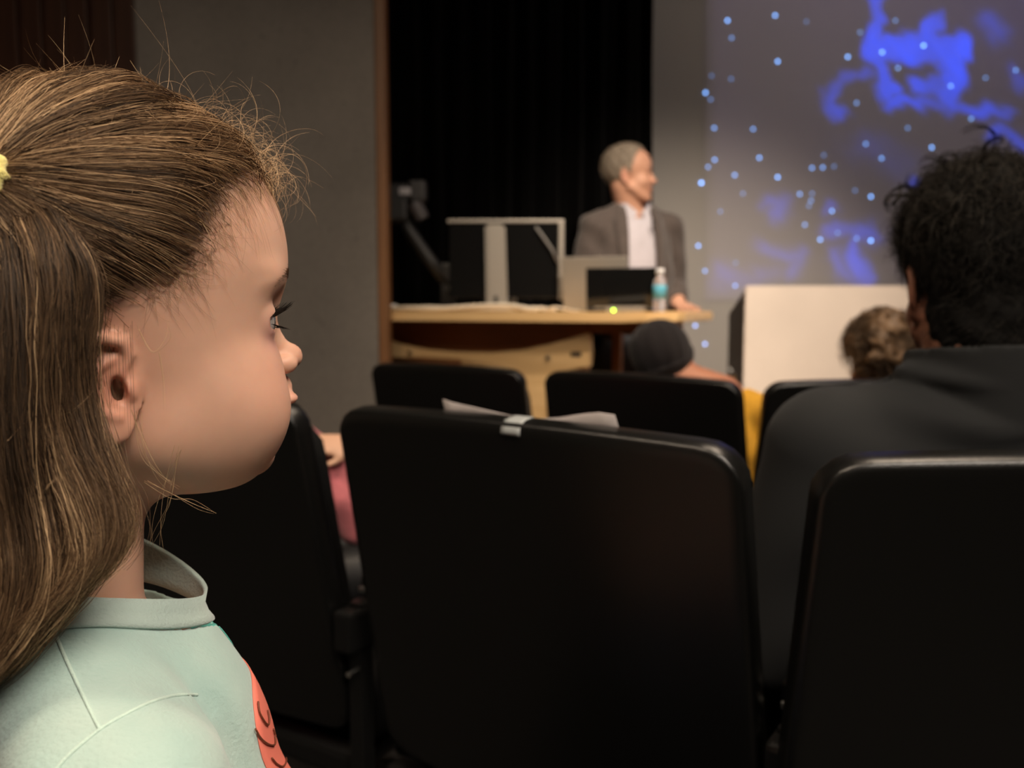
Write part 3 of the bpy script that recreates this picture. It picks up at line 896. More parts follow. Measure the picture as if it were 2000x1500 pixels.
far = p0[:, 1] > 0.12 * np.sin(p0[:, 0] * 2)
ok &= ~(far & (rng.random(len(p0)) < .55))
ok &= ~((p0[:, 0] < -6.5) & ~far & (rng.random(len(p0)) < .4))
d0, p0, far = d0[ok][:17000], p0[ok][:17000], far[ok][:17000]
tie = np.where(far[:, None], TIE * np.array([1, -1, 1]), TIE) + rng.normal(0, .2, p0.shape)
clump = lownoise(p0 * 1.6, 3)
lift = np.maximum(.25 + .75 * rng.random(len(p0)) ** 1.3 + .14 * clump[:, 2], .08)
s_ = flow_strands(d0, tie, lift)
tt = np.linspace(0, 1, s_.shape[1])[None, :, None]
env = np.sin(np.pi * tt) ** .7
s_ = s_ + env * (0.12 * lownoise(p0 * 2.2, 11)[:, None] + .08 * ln3(s_ * .9 + p0[:, None] * .9, 12) + .02 * ln3(s_ * 2.5 + rng.normal(0, 9, p0.shape)[:, None], 13))
sh = np.clip(.44 + .19 * clump[:, 0] + .14 * lownoise(p0 * 5, 8)[:, 0] + rng.normal(0, .19, len(p0)), 0, 1)
hair_obj('scalp_hair', list(g_wld(s_)), .0001 * rng.uniform(.7, 1.25, len(p0)), M_GHAIR, girl, shade=sh, tip=.7, grad=.12)

# ponytail: strands interpolated between guide locks
def lock(pix, d0=.343, d1=.335, bulge=-.012):
    n = len(pix)
    return [at(px, py, d0 + (d1 - d0) * i / (n - 1) + bulge * math.sin(math.pi * min(1, i / 5))) for i, (px, py) in enumerate(pix)]
tie_w = g_wld(TIE)
tie_px = project(tie_w)
G1 = [(22, 352), (85, 400), (138, 460), (166, 535), (156, 640), (160, 760), (190, 880), (222, 960), (238, 1030), (215, 1090), (155, 1140)]
G2 = [(16, 352), (66, 402), (112, 470), (130, 580), (126, 700), (132, 850), (168, 960), (198, 1050), (165, 1120), (100, 1172), (55, 1200)]
G3 = [(12, 350), (42, 405), (80, 495), (98, 620), (98, 780), (112, 930), (135, 1050), (118, 1150), (78, 1222), (30, 1280), (-10, 1310)]
G4 = [(0, 350), (10, 415), (32, 520), (42, 680), (46, 850), (60, 1000), (72, 1100), (50, 1200), (0, 1290), (-40, 1330), (-70, 1350)]
G5 = [(-12, 350), (-22, 420), (-25, 550), (-20, 700), (-15, 900), (0, 1050), (0, 1150), (-30, 1260), (-70, 1330), (-110, 1370), (-130, 1390)]
G6 = [(-26, 350), (-60, 420), (-85, 550), (-90, 700), (-85, 900), (-70, 1050), (-70, 1150), (-100, 1260), (-140, 1330), (-170, 1370), (-200, 1390)]
guides = [np.array(lock(g)) for g in (G1, G2, G3, G4, G5, G6)]
LK = []
for k in range(170):                      # clumps between the guide locks
    x = rng.random() ** .9 * 4.999; i = int(x); f = x - i
    LK.append((catmull(guides[i] * (1 - f) + guides[i + 1] * f, 26), rng.uniform(-1, 1) * .011, np.clip(.30 + .20 * rng.normal(), 0, 1), rng.random() * 6.28,
               (.80 if x < 2 else .86) + .14 * rng.random()))
K = 9000; n = 24
pick = rng.integers(len(LK), size=K)
base = np.stack([LK[i][0] for i in pick]); dep = np.array([LK[i][1] for i in pick])[:, None, None]
cut = np.clip(np.array([LK[i][4] for i in pick]) + rng.normal(0, .025, K), .5, 1)
t = np.linspace(0, 1, n)
x = cut[:, None] * t[None] * 25; i = np.minimum(x.astype(int), 24); f = (x - i)[..., None]
r_ = np.arange(K)[:, None]
Lk = base[r_, i] * (1 - f) + base[r_, i + 1] * f
t = t[None, :, None]
spread = .12 + .88 * np.sin(np.pi * np.clip(t * 1.1, 0, .5))
Lk = Lk + rng.normal(0, 1, (K, 1, 3)) * np.array([.0020, .0026, .001]) * spread * (1 + .5 * t) + FWD * dep * spread
ph = np.array([LK[i][3] for i in pick])[:, None, None]
Lk = Lk + (ln3(Lk * 22 + ph, 21) * .0026 + ln3(Lk * 60 + ph * 3, 23) * .0008 + ln3(Lk * 90 + rng.normal(0, 9, (K, 1, 3)), 22) * .0006) * np.minimum(1, t * 4)
psh = np.clip(np.array([LK[i][2] for i in pick]) + rng.normal(0, .18, K), 0, 1)
hair_obj('ponytail', list(Lk), .000105 * rng.uniform(.7, 1.3, K), M_GHAIR, girl, shade=psh, tip=.5, grad=.38)

# fine loose strands: curls over the forehead, fly-aways along the top, wisps at temple and cheek
loose, lshade, lrad = [], [], []
def add_loose(pts, r=.00007, sh=.75):
    loose.append(g_wld(pts)); lshade.append(np.clip(sh + rng.normal(0, .15), 0, 1)); lrad.append(r * rng.uniform(.7, 1.2))
for k in range(430):                      # frizzy fringe curling forward and down off the hairline
    v0 = rng.uniform(-3.8, 2.2); g_ = rng.random() ** 1.4 * 3.4
    p = np.array([9.75 - .09 * v0 * v0 - g_ + rng.normal(0, .25), v0, 8.9 + g_ * .72 + rng.normal(0, .35) - .02 * v0 * v0])
    n = 18; t = np.linspace(0, 1, n)
    ln = rng.uniform(1.0, 5.6); a0 = math.radians(rng.normal(35, 40)); turn = math.radians(rng.choice([-1, -1, -1, 1]) * rng.uniform(60, 330))
    ang = a0 + turn * t ** 1.15
    step = ln / n
    x = np.cumsum(np.cos(ang)) * step * .85; z = np.cumsum(np.sin(ang)) * step
    y = np.cumsum(np.sin(t * rng.uniform(2, 7) + rng.random() * 6)) * step * rng.normal(0, .6)
    add_loose(np.stack([p[0] + x, p[1] + y, p[2] + z], 1), .000065, .95)
for k in range(420):                      # fly-aways on the crown and temples
    d0 = rng.normal(0, 1, 3); d0[0] = abs(d0[0]) * .9 - .25; d0[2] = abs(d0[2]) + .15; d0[1] = -abs(d0[1]) * .8 + .15; d0 /= np.linalg.norm(d0)
    p = HC + d0 * (rad_of(d0[None])[0] + .55)
    if hairline(p[None])[0] < -.1: continue
    n = 12; t = np.linspace(0, 1, n)[:, None]
    dT = (TIE - p); dT /= np.linalg.norm(dT)
    dirn = dT * rng.uniform(-.9, 1.2) + d0 * rng.uniform(.0, .42) + rng.normal(0, .25, 3)
    ln = rng.uniform(.7, 2.4) * (1 if rng.random() < .9 else 1.9)
    curl = rng.normal(0, .55, 3)
    add_loose(p + dirn * t * ln + curl * t ** 2 * ln * .6, .00006, .85)
for k in range(620):                      # baby hair lying on forehead, temple and above the ear
    x = rng.random() ** .8
    u0 = 1.5 + 8.2 * x
    w0 = np.interp(u0, g_hl[:, 0], g_hl[:, 1]) + rng.normal(.1, .35)
    h = BV_HEAD.ray_cast(Vector(g_wld((u0, -14, w0))), Vector(G_L))
    if h[0] is None: continue
    p = g_loc(np.array([h[0]], np.float32))[0].astype(float)
    n = 9; t = np.linspace(0, 1, n)[:, None]
    dirn = np.array([rng.normal(.55, .5), -.10, rng.normal(-.75, .5)]); ln = rng.uniform(.5, 1.9)
    pts = p + dirn * t * ln + rng.normal(0, .4, 3) * np.array([1, .1, 1]) * t ** 2 * ln
    dd = unit(pts - HC)
    out = HC + dd * (rad_of(dd) + .08)[:, None]
    add_loose(out, .000045, rng.uniform(.25, .75))
def wisp(pix, d0, d1, r=.00008, n=3, jit=4):
    for _ in range(n):
        pp = dense([(x + rng.normal(0, jit), y + rng.normal(0, jit)) for x, y in pix], 14)
        loose.append(np.array([at(x, y, d0 + (d1 - d0) * i / 13) for i, (x, y) in enumerate(pp)])); lshade.append(np.clip(rng.normal(.8, .12), 0, 1)); lrad.append(r)
wisp([(262, 800), (285, 880), (310, 925), (345, 955)], .352, .36, n=6, jit=7)
wisp([(285, 940), (330, 965), (380, 985), (420, 1007)], .36, .37, n=3, jit=4)
wisp([(310, 690), (316, 740), (321, 800)], .357, .362, n=2, jit=2)
wisp([(350, 880), (330, 960), (310, 1030), (300, 1080)], .372, .385, n=5, jit=10)
wisp([(270, 640), (300, 690), (330, 665), (325, 630)], .356, .36, n=2, jit=4)
wisp([(255, 118), (275, 150), (295, 180), (310, 200)], .43, .44, n=1, jit=1)
wisp([(0, 860), (60, 820), (120, 810), (180, 780)], .318, .33, n=2, jit=6)
wisp([(90, 950), (150, 900), (215, 860)], .322, .34, n=3, jit=8)
wisp([(10, 660), (35, 600), (60, 560)], .318, .32, n=3, jit=8)
wisp([(265, 200), (300, 240), (300, 300)], .40, .40, n=2, jit=10)
for k in range(14):                       # dark thin hairs falling across the ear
    x0 = rng.uniform(188, 262)
    wisp([(x0, 640 + rng.uniform(-15, 10)), (x0 + rng.normal(3, 3), 740), (x0 + rng.normal(5, 5), 830 + rng.uniform(-60, 60))], .3465, .3485, r=.00006, n=1, jit=2)
    lshade[-1] = .2
hair_obj('loose_strands', loose, np.array(lrad), M_GHAIR, girl, shade=lshade, tip=.3)

# ponytail tie: a puffy yellow elastic
bm = bmesh.new()
ax_t = (TIE - HC); ax_t /= np.linalg.norm(ax_t)
e1 = np.cross(ax_t, [0, 0, 1.0]); e1 /= np.linalg.norm(e1); e2 = np.cross(ax_t, e1)
pts, rs = [], []
for k in range(40):
    a = 2 * math.pi * k / 40
    pts.append(g_wld(TIE + ax_t * .25 + (e1 * math.cos(a) + e2 * math.sin(a)) * .85))
    rs.append(.0042 + .0009 * math.sin(a * 11) + .0005 * math.sin(a * 17 + 1))
bm_tube(bm, pts, rs, 12, closed=True)
bm_obj('hair_tie', bm, simple('yellow_elastic', (.78, .68, .22), .85, sheen=.3, bump=(900, .6)), girl, smooth=True, label='pale yellow fabric hair tie')

# ================================================================== auditorium chairs
M_PLAST = simple('black_plastic', (.0045, .0045, .0042), .30, bump=(700, .15), spec=.5)
M_FAB = simple('black_upholstery', (.005, .005, .005), .9, spec=.15, bump=(900, .5))
M_STEEL = simple('black_steel', (.015, .015, .015), .35, metal=.6)
M_BOLT = simple('bright_bolt', (.75, .74, .70), .25, metal=1.0)
M_STRIP = simple('grey_metal_strip', (.35, .35, .34), .35, metal=.8)
C_WT, C_WB, C_LEAN, C_TOP, C_DROP, C_T = .247, .253, .187, .938, .0093, .475

def back_pt(x, t, n=0.0):
    """point of the backrest: x across, t down the slope from the top, n out of the sitter's side"""
    s, c = math.sin(C_LEAN), math.cos(C_LEAN)
    return np.array([x, s * t + n * c, C_TOP - c * t + n * s])

def panel(name, w_t, w_b, t0, t1, n0, n1, rc, mat, parent, arch=C_DROP, nx=28, nt=26, edge=.010, bow=.012):
    """cushion-like panel on the slope of the backrest with rounded corners and softened rim"""
    V = []; idx = {}
    us = np.sin(np.linspace(-math.pi / 2, math.pi / 2, nx)); ts = .5 + .5 * np.sin(np.linspace(-math.pi / 2, math.pi / 2, nt))
    for side in (0, 1):
        for j, tt in enumerate(ts):
            for i, u in enumerate(us):
                W = w_t + (w_b - w_t) * tt
                x = u * W
                lo_, hi_ = t0 + arch * u * u, t1
                ex = abs(x) - (W - rc)
                if ex > 0:
                    cut = rc - math.sqrt(max(rc * rc - ex * ex, 0))
                    lo_ += cut; hi_ -= cut
                t = lo_ + (hi_ - lo_) * tt
                d = min(W - abs(x), t - lo_, hi_ - t)
                k = 1 - math.sqrt(max(0, 1 - min(1, max(0, 1 - d / edge)) ** 2))
                mid = (n0 + n1) / 2; half = (n1 - n0) / 2 * (1 - .30 * k)
                n = mid + (half if side else -half) + bow * u * u
                idx[(side, j, i)] = len(V); V.append(back_pt(x, t, n))
    F = []
    for j in range(nt - 1):
        for i in range(nx - 1):
            F.append((idx[(0, j, i)], idx[(0, j, i + 1)], idx[(0, j + 1, i + 1)], idx[(0, j + 1, i)]))
            F.append((idx[(1, j, i)], idx[(1, j + 1, i)], idx[(1, j + 1, i + 1)], idx[(1, j, i + 1)]))
    def wall(a, b): F.append((idx[(0, *a)], idx[(1, *a)], idx[(1, *b)], idx[(0, *b)]))
    for i in range(nx - 1): wall((0, i), (0, i + 1)); wall((nt - 1, i + 1), (nt - 1, i))
    for j in range(nt - 1): wall((j + 1, 0), (j, 0)); wall((j, nx - 1), (j + 1, nx - 1))
    return mesh_obj(name, V, F, mat, parent, world=False)

def make_chair():
    t = thing('auditorium_chair', (0, 0, 0), 'x', 'chair', 'black auditorium chairs in curved rows')
    panel('back_shell', C_WT, C_WB, 0, C_T, -.016, .014, .035, M_PLAST, t, edge=.009)
    panel('back_cushion', C_WT - .02, C_WB - .02, .035, C_T - .02, .014, .055, .05, M_FAB, t, edge=.025, nx=16, nt=14)
    # tip-up seat folded down, with its under-shell
    bm = bmesh.new(); bm_box(bm, (-.235, .12, .405), (.235, .56, .47), .028, seg=3); bm_obj('seat', bm, M_FAB, t, smooth=True, world=False)
    bm = bmesh.new(); bm_box(bm, (-.225, .13, .372), (.225, .54, .403), .014); bm_obj('seat_shell', bm, M_PLAST, t, world=False)
    bm = bmesh.new(); bm_box(bm, (-.262, .085, .40), (.262, .125, .44), .01); bm_obj('cross_beam', bm, M_STEEL, t, world=False)
    for sx in (1,):
        bm = bmesh.new()
        x = sx * .272
        bm_box(bm, (x - .012, .075, .02), (x + .012, .10, .66), .004)
        bm_box(bm, (x - .012, .235, .02), (x + .012, .26, .62), .004)
        bm_box(bm, (x - .015, .05, .60), (x + .015, .40, .655), .006)
        o = bm_obj('standard', bm, M_STEEL, t, world=False)
        bm = bmesh.new(); bm_box(bm, (x - .022, .0, 0), (x + .022, .36, .022), .005); bm_obj('foot_plate', bm, M_STEEL, o, world=False)
        for bx, bz, br in ((x, .60, .0055), (x - .004, .565, .004)):
            bm = bmesh.new(); bm_cyl(bm, (bx, .066, bz), (bx, .076, bz), br, seg=12); bm_obj('bolt', bm, M_BOLT, o, world=False)
        bm = bmesh.new(); bm_box(bm, (x - .021, .11, .655), (x + .021, .43, .690), .011, seg=3); p = bm_obj('armrest', bm, M_PLAST, t, smooth=False, world=False)
        bm = bmesh.new(); bm_box(bm, (x - .017, .104, .664), (x + .017, .110, .671), .001); bm_obj('metal_strip', bm, M_STRIP, p, world=False)
    return t

def copy_thing(src, loc, rotz, label):
    r = src.copy(); COL.objects.link(r); r.location = loc; r.rotation_euler = (0, 0, rotz); r['label'] = label
    for ch in list(src.children):
        c = ch.copy(); COL.objects.link(c); c.parent = r
        for g in ch.children:
            d = g.copy(); COL.objects.link(d); d.parent = c
    return r
CH = [((-.0093, .8205, 0), .6243, 'black chair directly in front with white tape on its top edge'),
      ((.4876, .6191, 0), .0312, 'black chair at lower right that the man in the black jacket sits in'),
      ((-.482, 1.118, 0), .52, 'black chair behind the girl\'s chin, left of the taped chair'),
      ((-.186, 2.12, SLOPE_Z), .582, 'black chair of the next row below the desk monitor'),
      ((.27, 1.824, SLOPE_Z), .658, 'black chair of the next row that the person in the beanie sits in'),
      ((.77, 1.684, SLOPE_Z), -.06, 'black chair of the next row under the curly-haired child')]
ch0 = make_chair(); chairs = []
for i, (loc, psi, lab) in enumerate(CH):
    if i == 0:
        c = ch0; c.location = loc; c.rotation_euler = (0, 0, -psi); c['label'] = lab
    else:
        c = copy_thing(ch0, loc, -psi, lab)
    chairs.append(c)
# the girl's own chair behind and below her, outside the frame
gc = copy_thing(ch0, (float(G_N[0] - .17 * math.cos(T_Y)), float(G_N[1] - .17 * math.sin(T_Y)), 0), T_Y - math.pi / 2, 'black chair the girl in the mint shirt sits in')

# tape on the top edge of the nearest chair: a strip bent over the rim
M_TAPE = simple('white_tape', (.30, .32, .32), .5)
bm = bmesh.new(); rows = []
for x in np.linspace(-.0115, .0115, 5) + .020:
    u = x / C_WT
    prof = [(.011, -.0172), (.008, -.0168), (.004, -.015), (-.001, -.008), (-.0012, .0), (-.0005, .009), (.004, .0145)]
    rows.append([bm.verts.new(back_pt(x, t + C_DROP * u * u, n + .012 * u * u)) for t, n in prof])
for A, B in zip(rows, rows[1:]):
    for k in range(len(A) - 1): bm.faces.new((A[k], B[k], B[k + 1], A[k + 1]))
tp = bm_obj('label_tape', bm, M_TAPE, chairs[0], smooth=True, world=False, label='white strip of tape over the top edge')
md = tp.modifiers.new('thick', 'SOLIDIFY'); md.thickness = .0006; md.offset = 1

# handout leaning on the front of that backrest, standing on the cushion's upper ledge
M_PAPER = simple('paper', (.42, .38, .37), .85, noise=(30, .05))
bm = bmesh.new()
def bp_(x, t, n): return bm.verts.new(back_pt(x, t, n))
rows = []
for x in np.linspace(-.100, .118, 14):
    u = x / C_WT
    top = -.004 - .006 * max(0, 1 - abs((x - .105) / .05)) - .004 * max(0, 1 - abs((x + .11) / .03)) + .010 * math.exp(-((x - .02) / .05) ** 2) + .0093 * u * u * .6
    rows.append([bp_(x, .0395 + .009 * u * u, .034 + .012 * u * u), bp_(x, .018 + .006 * u * u, .026 + .012 * u * u), bp_(x, top, .021 + .011 * u * u + .004 * math.sin(x * 40))])
for A, B in zip(rows, rows[1:]):
    for k in range(2): bm.faces.new((A[k], B[k], B[k + 1], A[k + 1]))
bm.transform(Matrix.Translation(chairs[0].location) @ Matrix.Rotation(-CH[0][1], 4, 'Z'))
pp = bm_obj('paper_handout', bm, M_PAPER, None, smooth=True, label='pale paper sheet sticking up behind the taped chair back', cat='paper')
md = pp.modifiers.new('thick', 'SOLIDIFY'); md.thickness = .0008

# ================================================================== desk and what stands on it
D_Z = 1.032
_r = at_y(1325, 620, 2.60); _l = at_y(740, 605, 3.10)
D_ROT = math.atan2(_r[1] - _l[1], _r[0] - _l[0])
desk = thing('presenter_desk', (float(_r[0]), float(_r[1]), STAGE_Z), 'long maple desk with curved cut-out front panel below the speaker', 'desk', rotz=D_ROT)
D_M = np.array(world_of(desk)); D_MI = np.linalg.inv(D_M)
def on_desk(px, py, y):
    """desk-frame point seen behind a photo pixel on the plane at depth y of the desk"""
    o = D_MI[:3, :3] @ CAM + D_MI[:3, 3]
    r = D_MI[:3, :3] @ (at(px, py, 1.0) - CAM)
    return o + r * ((y - o[1]) / r[1])
def desk_w(x, y, z): return D_M[:3, :3] @ np.array([x, y, z]) + D_M[:3, 3]
ZT = D_Z - STAGE_Z
# top with a bowed front edge and clipped corner
out = [(-1.75, .05)] + [(x, -.03 * math.sin(math.pi * (x + 1.6) / 1.6)) for x in np.linspace(-1.6, -.10, 18)] + [(-.05, .012), (-.012, .045), (0, .09), (0, .50), (-.02, .52), (-1.75, .52)]
bm = bmesh.new()
A = [bm.verts.new((x, y, ZT)) for x, y in out]; B = [bm.verts.new((x, y, ZT - .033)) for x, y in out]
f0 = bm.faces.new(A); bm.faces.new(B[::-1])
for i in range(len(out)): bm.faces.new((A[i], B[i], B[(i + 1) % len(out)], A[(i + 1) % len(out)]))
bmesh.ops.bevel(bm, geom=[e for e in bm.edges if abs(e.verts[0].co.z - e.verts[1].co.z) < 1e-6], offset=.005, segments=2, affect='EDGES')
bm_obj('desk_top', bm, M_MAPLE, desk, world=False)
# front panel with curved upper edge and a waisted leg
top = [(745, 662), (775, 672), (830, 683), (890, 688), (960, 689), (1020, 684), (1080, 671), (1120, 660), (1147, 650)]
rgt = [(1151, 655), (1153, 690), (1150, 716), (1120, 720), (1090, 727), (1073, 740), (1066, 760), (1063, 800), (1063, 870), (1075, 930), (1130, 985)]
lft = [(960, 985), (1020, 930), (1037, 870), (1036, 800), (1023, 748), (1012, 728), (985, 716), (900, 702), (820, 697), (745, 699)]
poly = [on_desk(*p, .07) for p in top + rgt + lft]
poly = [(p[0], p[2]) for p in poly]
x_l = -1.55
zb = poly[-1][1]; zt = poly[0][1]
n_ = len(top) + len(rgt)
poly = [(x_l, zt + .05)] + poly + [(x_l, zb - .02)]
low = min(z for _, z in poly)
poly = [(x, z if z > low + .02 else 0.0) for x, z in poly]
bm = bmesh.new(); bm_prism(bm, poly, .07, .10)
bmesh.ops.triangulate(bm, faces=[f for f in bm.faces if len(f.verts) > 4])
bm_obj('front_panel', bm, M_MAPLE, desk, world=False)
M_APRON = wood('dark_brown_panel', (.36, .155, .06), (.46, .21, .085), .5, axis=0)
xr = on_desk(1150, 660, .20)[0]
bm = bmesh.new(); bm_box(bm, (x_l, .19, ZT - .26), (xr, .215, ZT - .034), .002); bm_obj('recessed_apron', bm, M_APRON, desk, world=False)
M_CHROME = simple('chrome', (.8, .78, .74), .15, metal=1.0)
for px, py in ((803, 688), (1072, 698)):
    p = on_desk(px, py, .07)
    bm = bmesh.new(); bm_cyl(bm, (p[0], .058, p[2]), (p[0], .07, p[2]), .008, .0095, seg=16); bm_obj('cap_bolt', bm, M_CHROME, desk, world=False)
M_BLACK = simple('matt_black', (.012, .012, .013), .5)
for px, py in ((1125, 692), (751, 680)):
    p = on_desk(px, py, .07)
    bm = bmesh.new(); bm_box(bm, (p[0] - .019, .0675, p[2] - .008), (p[0] + .019, .075, p[2] + .008), .001); bm_obj('cable_slot', bm, M_BLACK, desk, world=False)
p = on_desk(1206, 700, .44)
for x in (p[0], -1.3):
    bm = bmesh.new(); bm_box(bm, (x - .016, .42, 0), (x + .016, .46, ZT - .034), .003); bm_obj('rear_leg', bm, M_APRON, desk, world=False)
bm = bmesh.new(); bm_box(bm, (xr, .20, ZT - .075), (-.10, .46, ZT - .034), .002); bm_obj('under_frame', bm, M_APRON, desk, world=False)

def on_top(px, y):
    """desk-frame x of a thing at depth y whose middle stands behind photo column px"""
    return on_desk(px, 604, y)[0]
def desk_thing(name, px, y, label, cat, rot=0.0):
    w_ = desk_w(on_top(px, y), y, ZT)
    return thing(name, tuple(float(v) for v in w_), label, cat, rotz=rot)
def px_size(px, y):                                  # metres per photo pixel at that spot
    w_ = desk_w(on_top(px, y), y, ZT)
    return float((w_ - CAM) @ FWD) / FPX

# monitor seen from behind
M_ALU = simple('brushed_aluminium', (.34, .31, .27), .4, metal=.4)
M_GLOSS = simple('gloss_black', (.006, .006, .006), .12, coat=.3)
s = px_size(985, .22)
mo = desk_thing('computer_monitor', 972, .22, 'monitor seen from behind with silver frame and flat silver stand', 'monitor')
xl, xr2, zh = (875 - 972) * s, (1101 - 972) * s, (603 - 426) * s
zlow = (603 - 580) * s
bm = bmesh.new(); bm_box(bm, (xl + .006, -.004, zlow + .006), (xr2 - .008, .018, zh - .008), .002); bm_obj('screen_back', bm, M_GLOSS, mo, world=False)
for nm, lo, hi in (('frame_bar', (xl, -.010, zh - .012), (xr2, .022, zh)), ('frame_bar', (xr2 - .020, -.010, zlow), (xr2, .022, zh - .013))):
    bm = bmesh.new(); bm_box(bm, lo, hi, .003); bm_obj(nm, bm, M_ALU, mo, world=False)
bm = bmesh.new(); bm_prism(bm, [((950 - 972) * s, .012), ((992 - 972) * s, .012), ((987 - 972) * s, zh - .02), ((948 - 972) * s, zh - .02)], -.045, -.018)
bmesh.ops.bevel(bm, geom=list(bm.edges), offset=.009, segments=3, affect='EDGES'); bm_obj('stand_neck', bm, M_ALU, mo, world=False)
bm = bmesh.new(); bm_box(bm, ((967 - 972) * s - .003, -.0475, .028), ((971 - 972) * s + .003, -.0445, .058), .001); bm_obj('cable_hole', bm, M_BLACK, mo, world=False)
bm = bmesh.new(); bm_box(bm, (-.05, -.10, 0), (.06, .09, .012), .004); bm_obj('stand_foot', bm, M_ALU, mo, world=False)
bm = bmesh.new(); bm_tube(bm, [((1046 - 972) * s, -.016, (603 - 440) * s), ((1062 - 972) * s, -.022, (603 - 462) * s), ((1078 - 972) * s, -.024, (603 - 485) * s), ((1088 - 972) * s, -.02, (603 - 508) * s)], .005, 8); bm_obj('cable', bm, simple('grey_cable', (.2, .19, .18), .5), mo, smooth=True, world=False)

# document camera: base, slanting arm, head with lens and lamp
M_DARKP = simple('dark_grey_plastic', (.022, .021, .02), .5)
dc = desk_thing('document_camera', 878, .36, 'black document camera with slanting arm by the wooden trim', 'camera')
s = px_size(878, .36); o = lambda px, py, y=0: ((px - 878) * s, y, (604 - py) * s)
bm = bmesh.new(); bm_box(bm, (-.075, -.09, 0), (.03, .12, .022), .008); bm_obj('base', bm, M_DARKP, dc, world=False)
bm = bmesh.new(); bm_box(bm, (o(862, 0)[0], -.02, .015), (o(890, 0)[0], .025, o(0, 512)[2]), .008); bm_obj('column', bm, M_DARKP, dc, world=False)
bm = bmesh.new(); bm_tube(bm, [o(876, 552), o(840, 505), o(805, 455), o(785, 420)], [.024, .026, .026, .024], 12); bm_obj('arm', bm, M_DARKP, dc, smooth=True, world=False)
bm = bmesh.new(); bm_box(bm, (*o(748, 433)[:1], -.05, o(0, 433)[2]), (o(800, 0)[0], .05, o(0, 362)[2]), .014); hd = bm_obj('camera_head', bm, M_DARKP, dc, world=False)
bm = bmesh.new(); bm_box(bm, (o(801, 0)[0], -.038, o(0, 396)[2]), (o(836, 0)[0], .038, o(0, 355)[2]), .016, seg=3); bm_obj('lamp_head', bm, simple('lamp_grey', (.05, .047, .046), .45), dc, world=False)
bm = bmesh.new(); bm_cyl(bm, o(812, 398, -.01), o(828, 428, -.01), .034, .028, 20); bm_obj('lens_barrel', bm, simple('lens_grey', (.09, .08, .08), .4), dc, world=False)
bm = bmesh.new(); bm_box(bm, (o(786, 0)[0], -.056, o(0, 384)[2]), (o(808, 0)[0], -.0505, o(0, 371)[2]), .002); bm_obj('badge', bm, simple('pale_badge', (.55, .53, .55), .4), hd, world=False)
bm = bmesh.new(); bm_sphere(bm, o(882, 560, -.03), .011, 12, 8); bm_obj('knob', bm, M_STRIP, dc, smooth=True, world=False)

# two laptops, backs to the audience
def laptop(px, y, wpx, hpx, label, lidmat, lean, basemat, rot):
    s = px_size(px, y); W = wpx * s; H = hpx * s
    t = desk_thing('laptop', px, y, label, 'laptop', rot); t['group'] = 'laptops on the desk'
    bm = bmesh.new(); bm_box(bm, (-W / 2, 0, 0), (W / 2, W * .62, .016), .005); bm_obj('base', bm, basemat, t, world=False)
    bm = bmesh.new(); bm_box(bm, (-W / 2, -.004, 0), (W / 2, .004, H), .0035)
    bm.transform(Matrix.Translation((0, .002, .014)) @ Matrix.Rotation(lean, 4, 'X'))
    lid = bm_obj('lid', bm, lidmat, t, world=False)
    bm = bmesh.new(); bm_cyl(bm, (-W * .38, .004, .016), (W * .38, .004, .016), .007, seg=10); bm_obj('hinge', bm, M_STRIP, t, world=False)
    return t
laptop(1163, .30, 128, 100, 'silver laptop lid reflecting the wood behind the black laptop', M_ALU, math.radians(14), M_ALU, D_ROT * .6)
lt = laptop(1213, .14, 136, 78, 'black laptop open on the desk in front of the speaker', M_GLOSS, math.radians(10), M_BLACK, D_ROT * .4)

# small box with a green light
s = px_size(1205, .055)
sb = desk_thing('microphone_receiver', 1218, .055, 'small silver box with a green light below the black laptop', 'device', D_ROT)
bm = bmesh.new(); bm_box(bm, (-35 * s, -.012, 0), (38 * s, .03, .019), .004); bm_obj('case', bm, M_ALU, sb, world=False)
bm = bmesh.new(); bm_sphere(bm, (-18 * s, -.014, .006), .0042, 12, 8); bm_obj('green_light', bm, simple('green_led', (.2, .6, .02), .4, emit=(.55, 1.0, .05), estr=9.0), sb, smooth=True, world=False, label='glowing green light')

# water bottle
M_PET, nt, b, N_, L_ = mat_new('clear_plastic')
b.inputs['Base Color'].default_value = (.95, .95, .97, 1); b.inputs['Transmission Weight'].default_value = .85; b.inputs['Roughness'].default_value = .12; b.inputs['IOR'].default_value = 1.2
bo = desk_thing('water_bottle', 1288, .13, 'clear plastic water bottle with white cap and blue label', 'bottle')
def lathe(bm, prof, seg=20):
    rings = [[bm.verts.new((r * math.cos(2 * math.pi * k / seg), r * math.sin(2 * math.pi * k / seg), z)) for k in range(seg)] for r, z in prof]
    for A, B in zip(rings, rings[1:]):
        for k in range(seg): bm.faces.new((A[k], A[(k + 1) % seg], B[(k + 1) % seg], B[k]))
    bm.faces.new(rings[0][::-1]); bm.faces.new(rings[-1])
bm = bmesh.new(); lathe(bm, [(.020, 0), (.0225, .004), (.0225, .03), (.021, .034), (.0225, .038), (.0222, .09), (.020, .104), (.011, .120), (.0095, .128)]); bm_obj('bottle_body', bm, M_PET, bo, smooth=True, world=False)
bm = bmesh.new(); lathe(bm, [(.0232, .046), (.0232, .088), (.0228, .089), (.0228, .045)]); bm_obj('bottle_label', bm, simple('blue_label', (.12, .45, .62), .4), bo, smooth=True, world=False)
bm = bmesh.new(); lathe(bm, [(.0135, .126), (.0138, .141), (.012, .143)]); bm_obj('cap', bm, simple('white_cap', (.8, .8, .82), .35), bo, smooth=True, world=False)
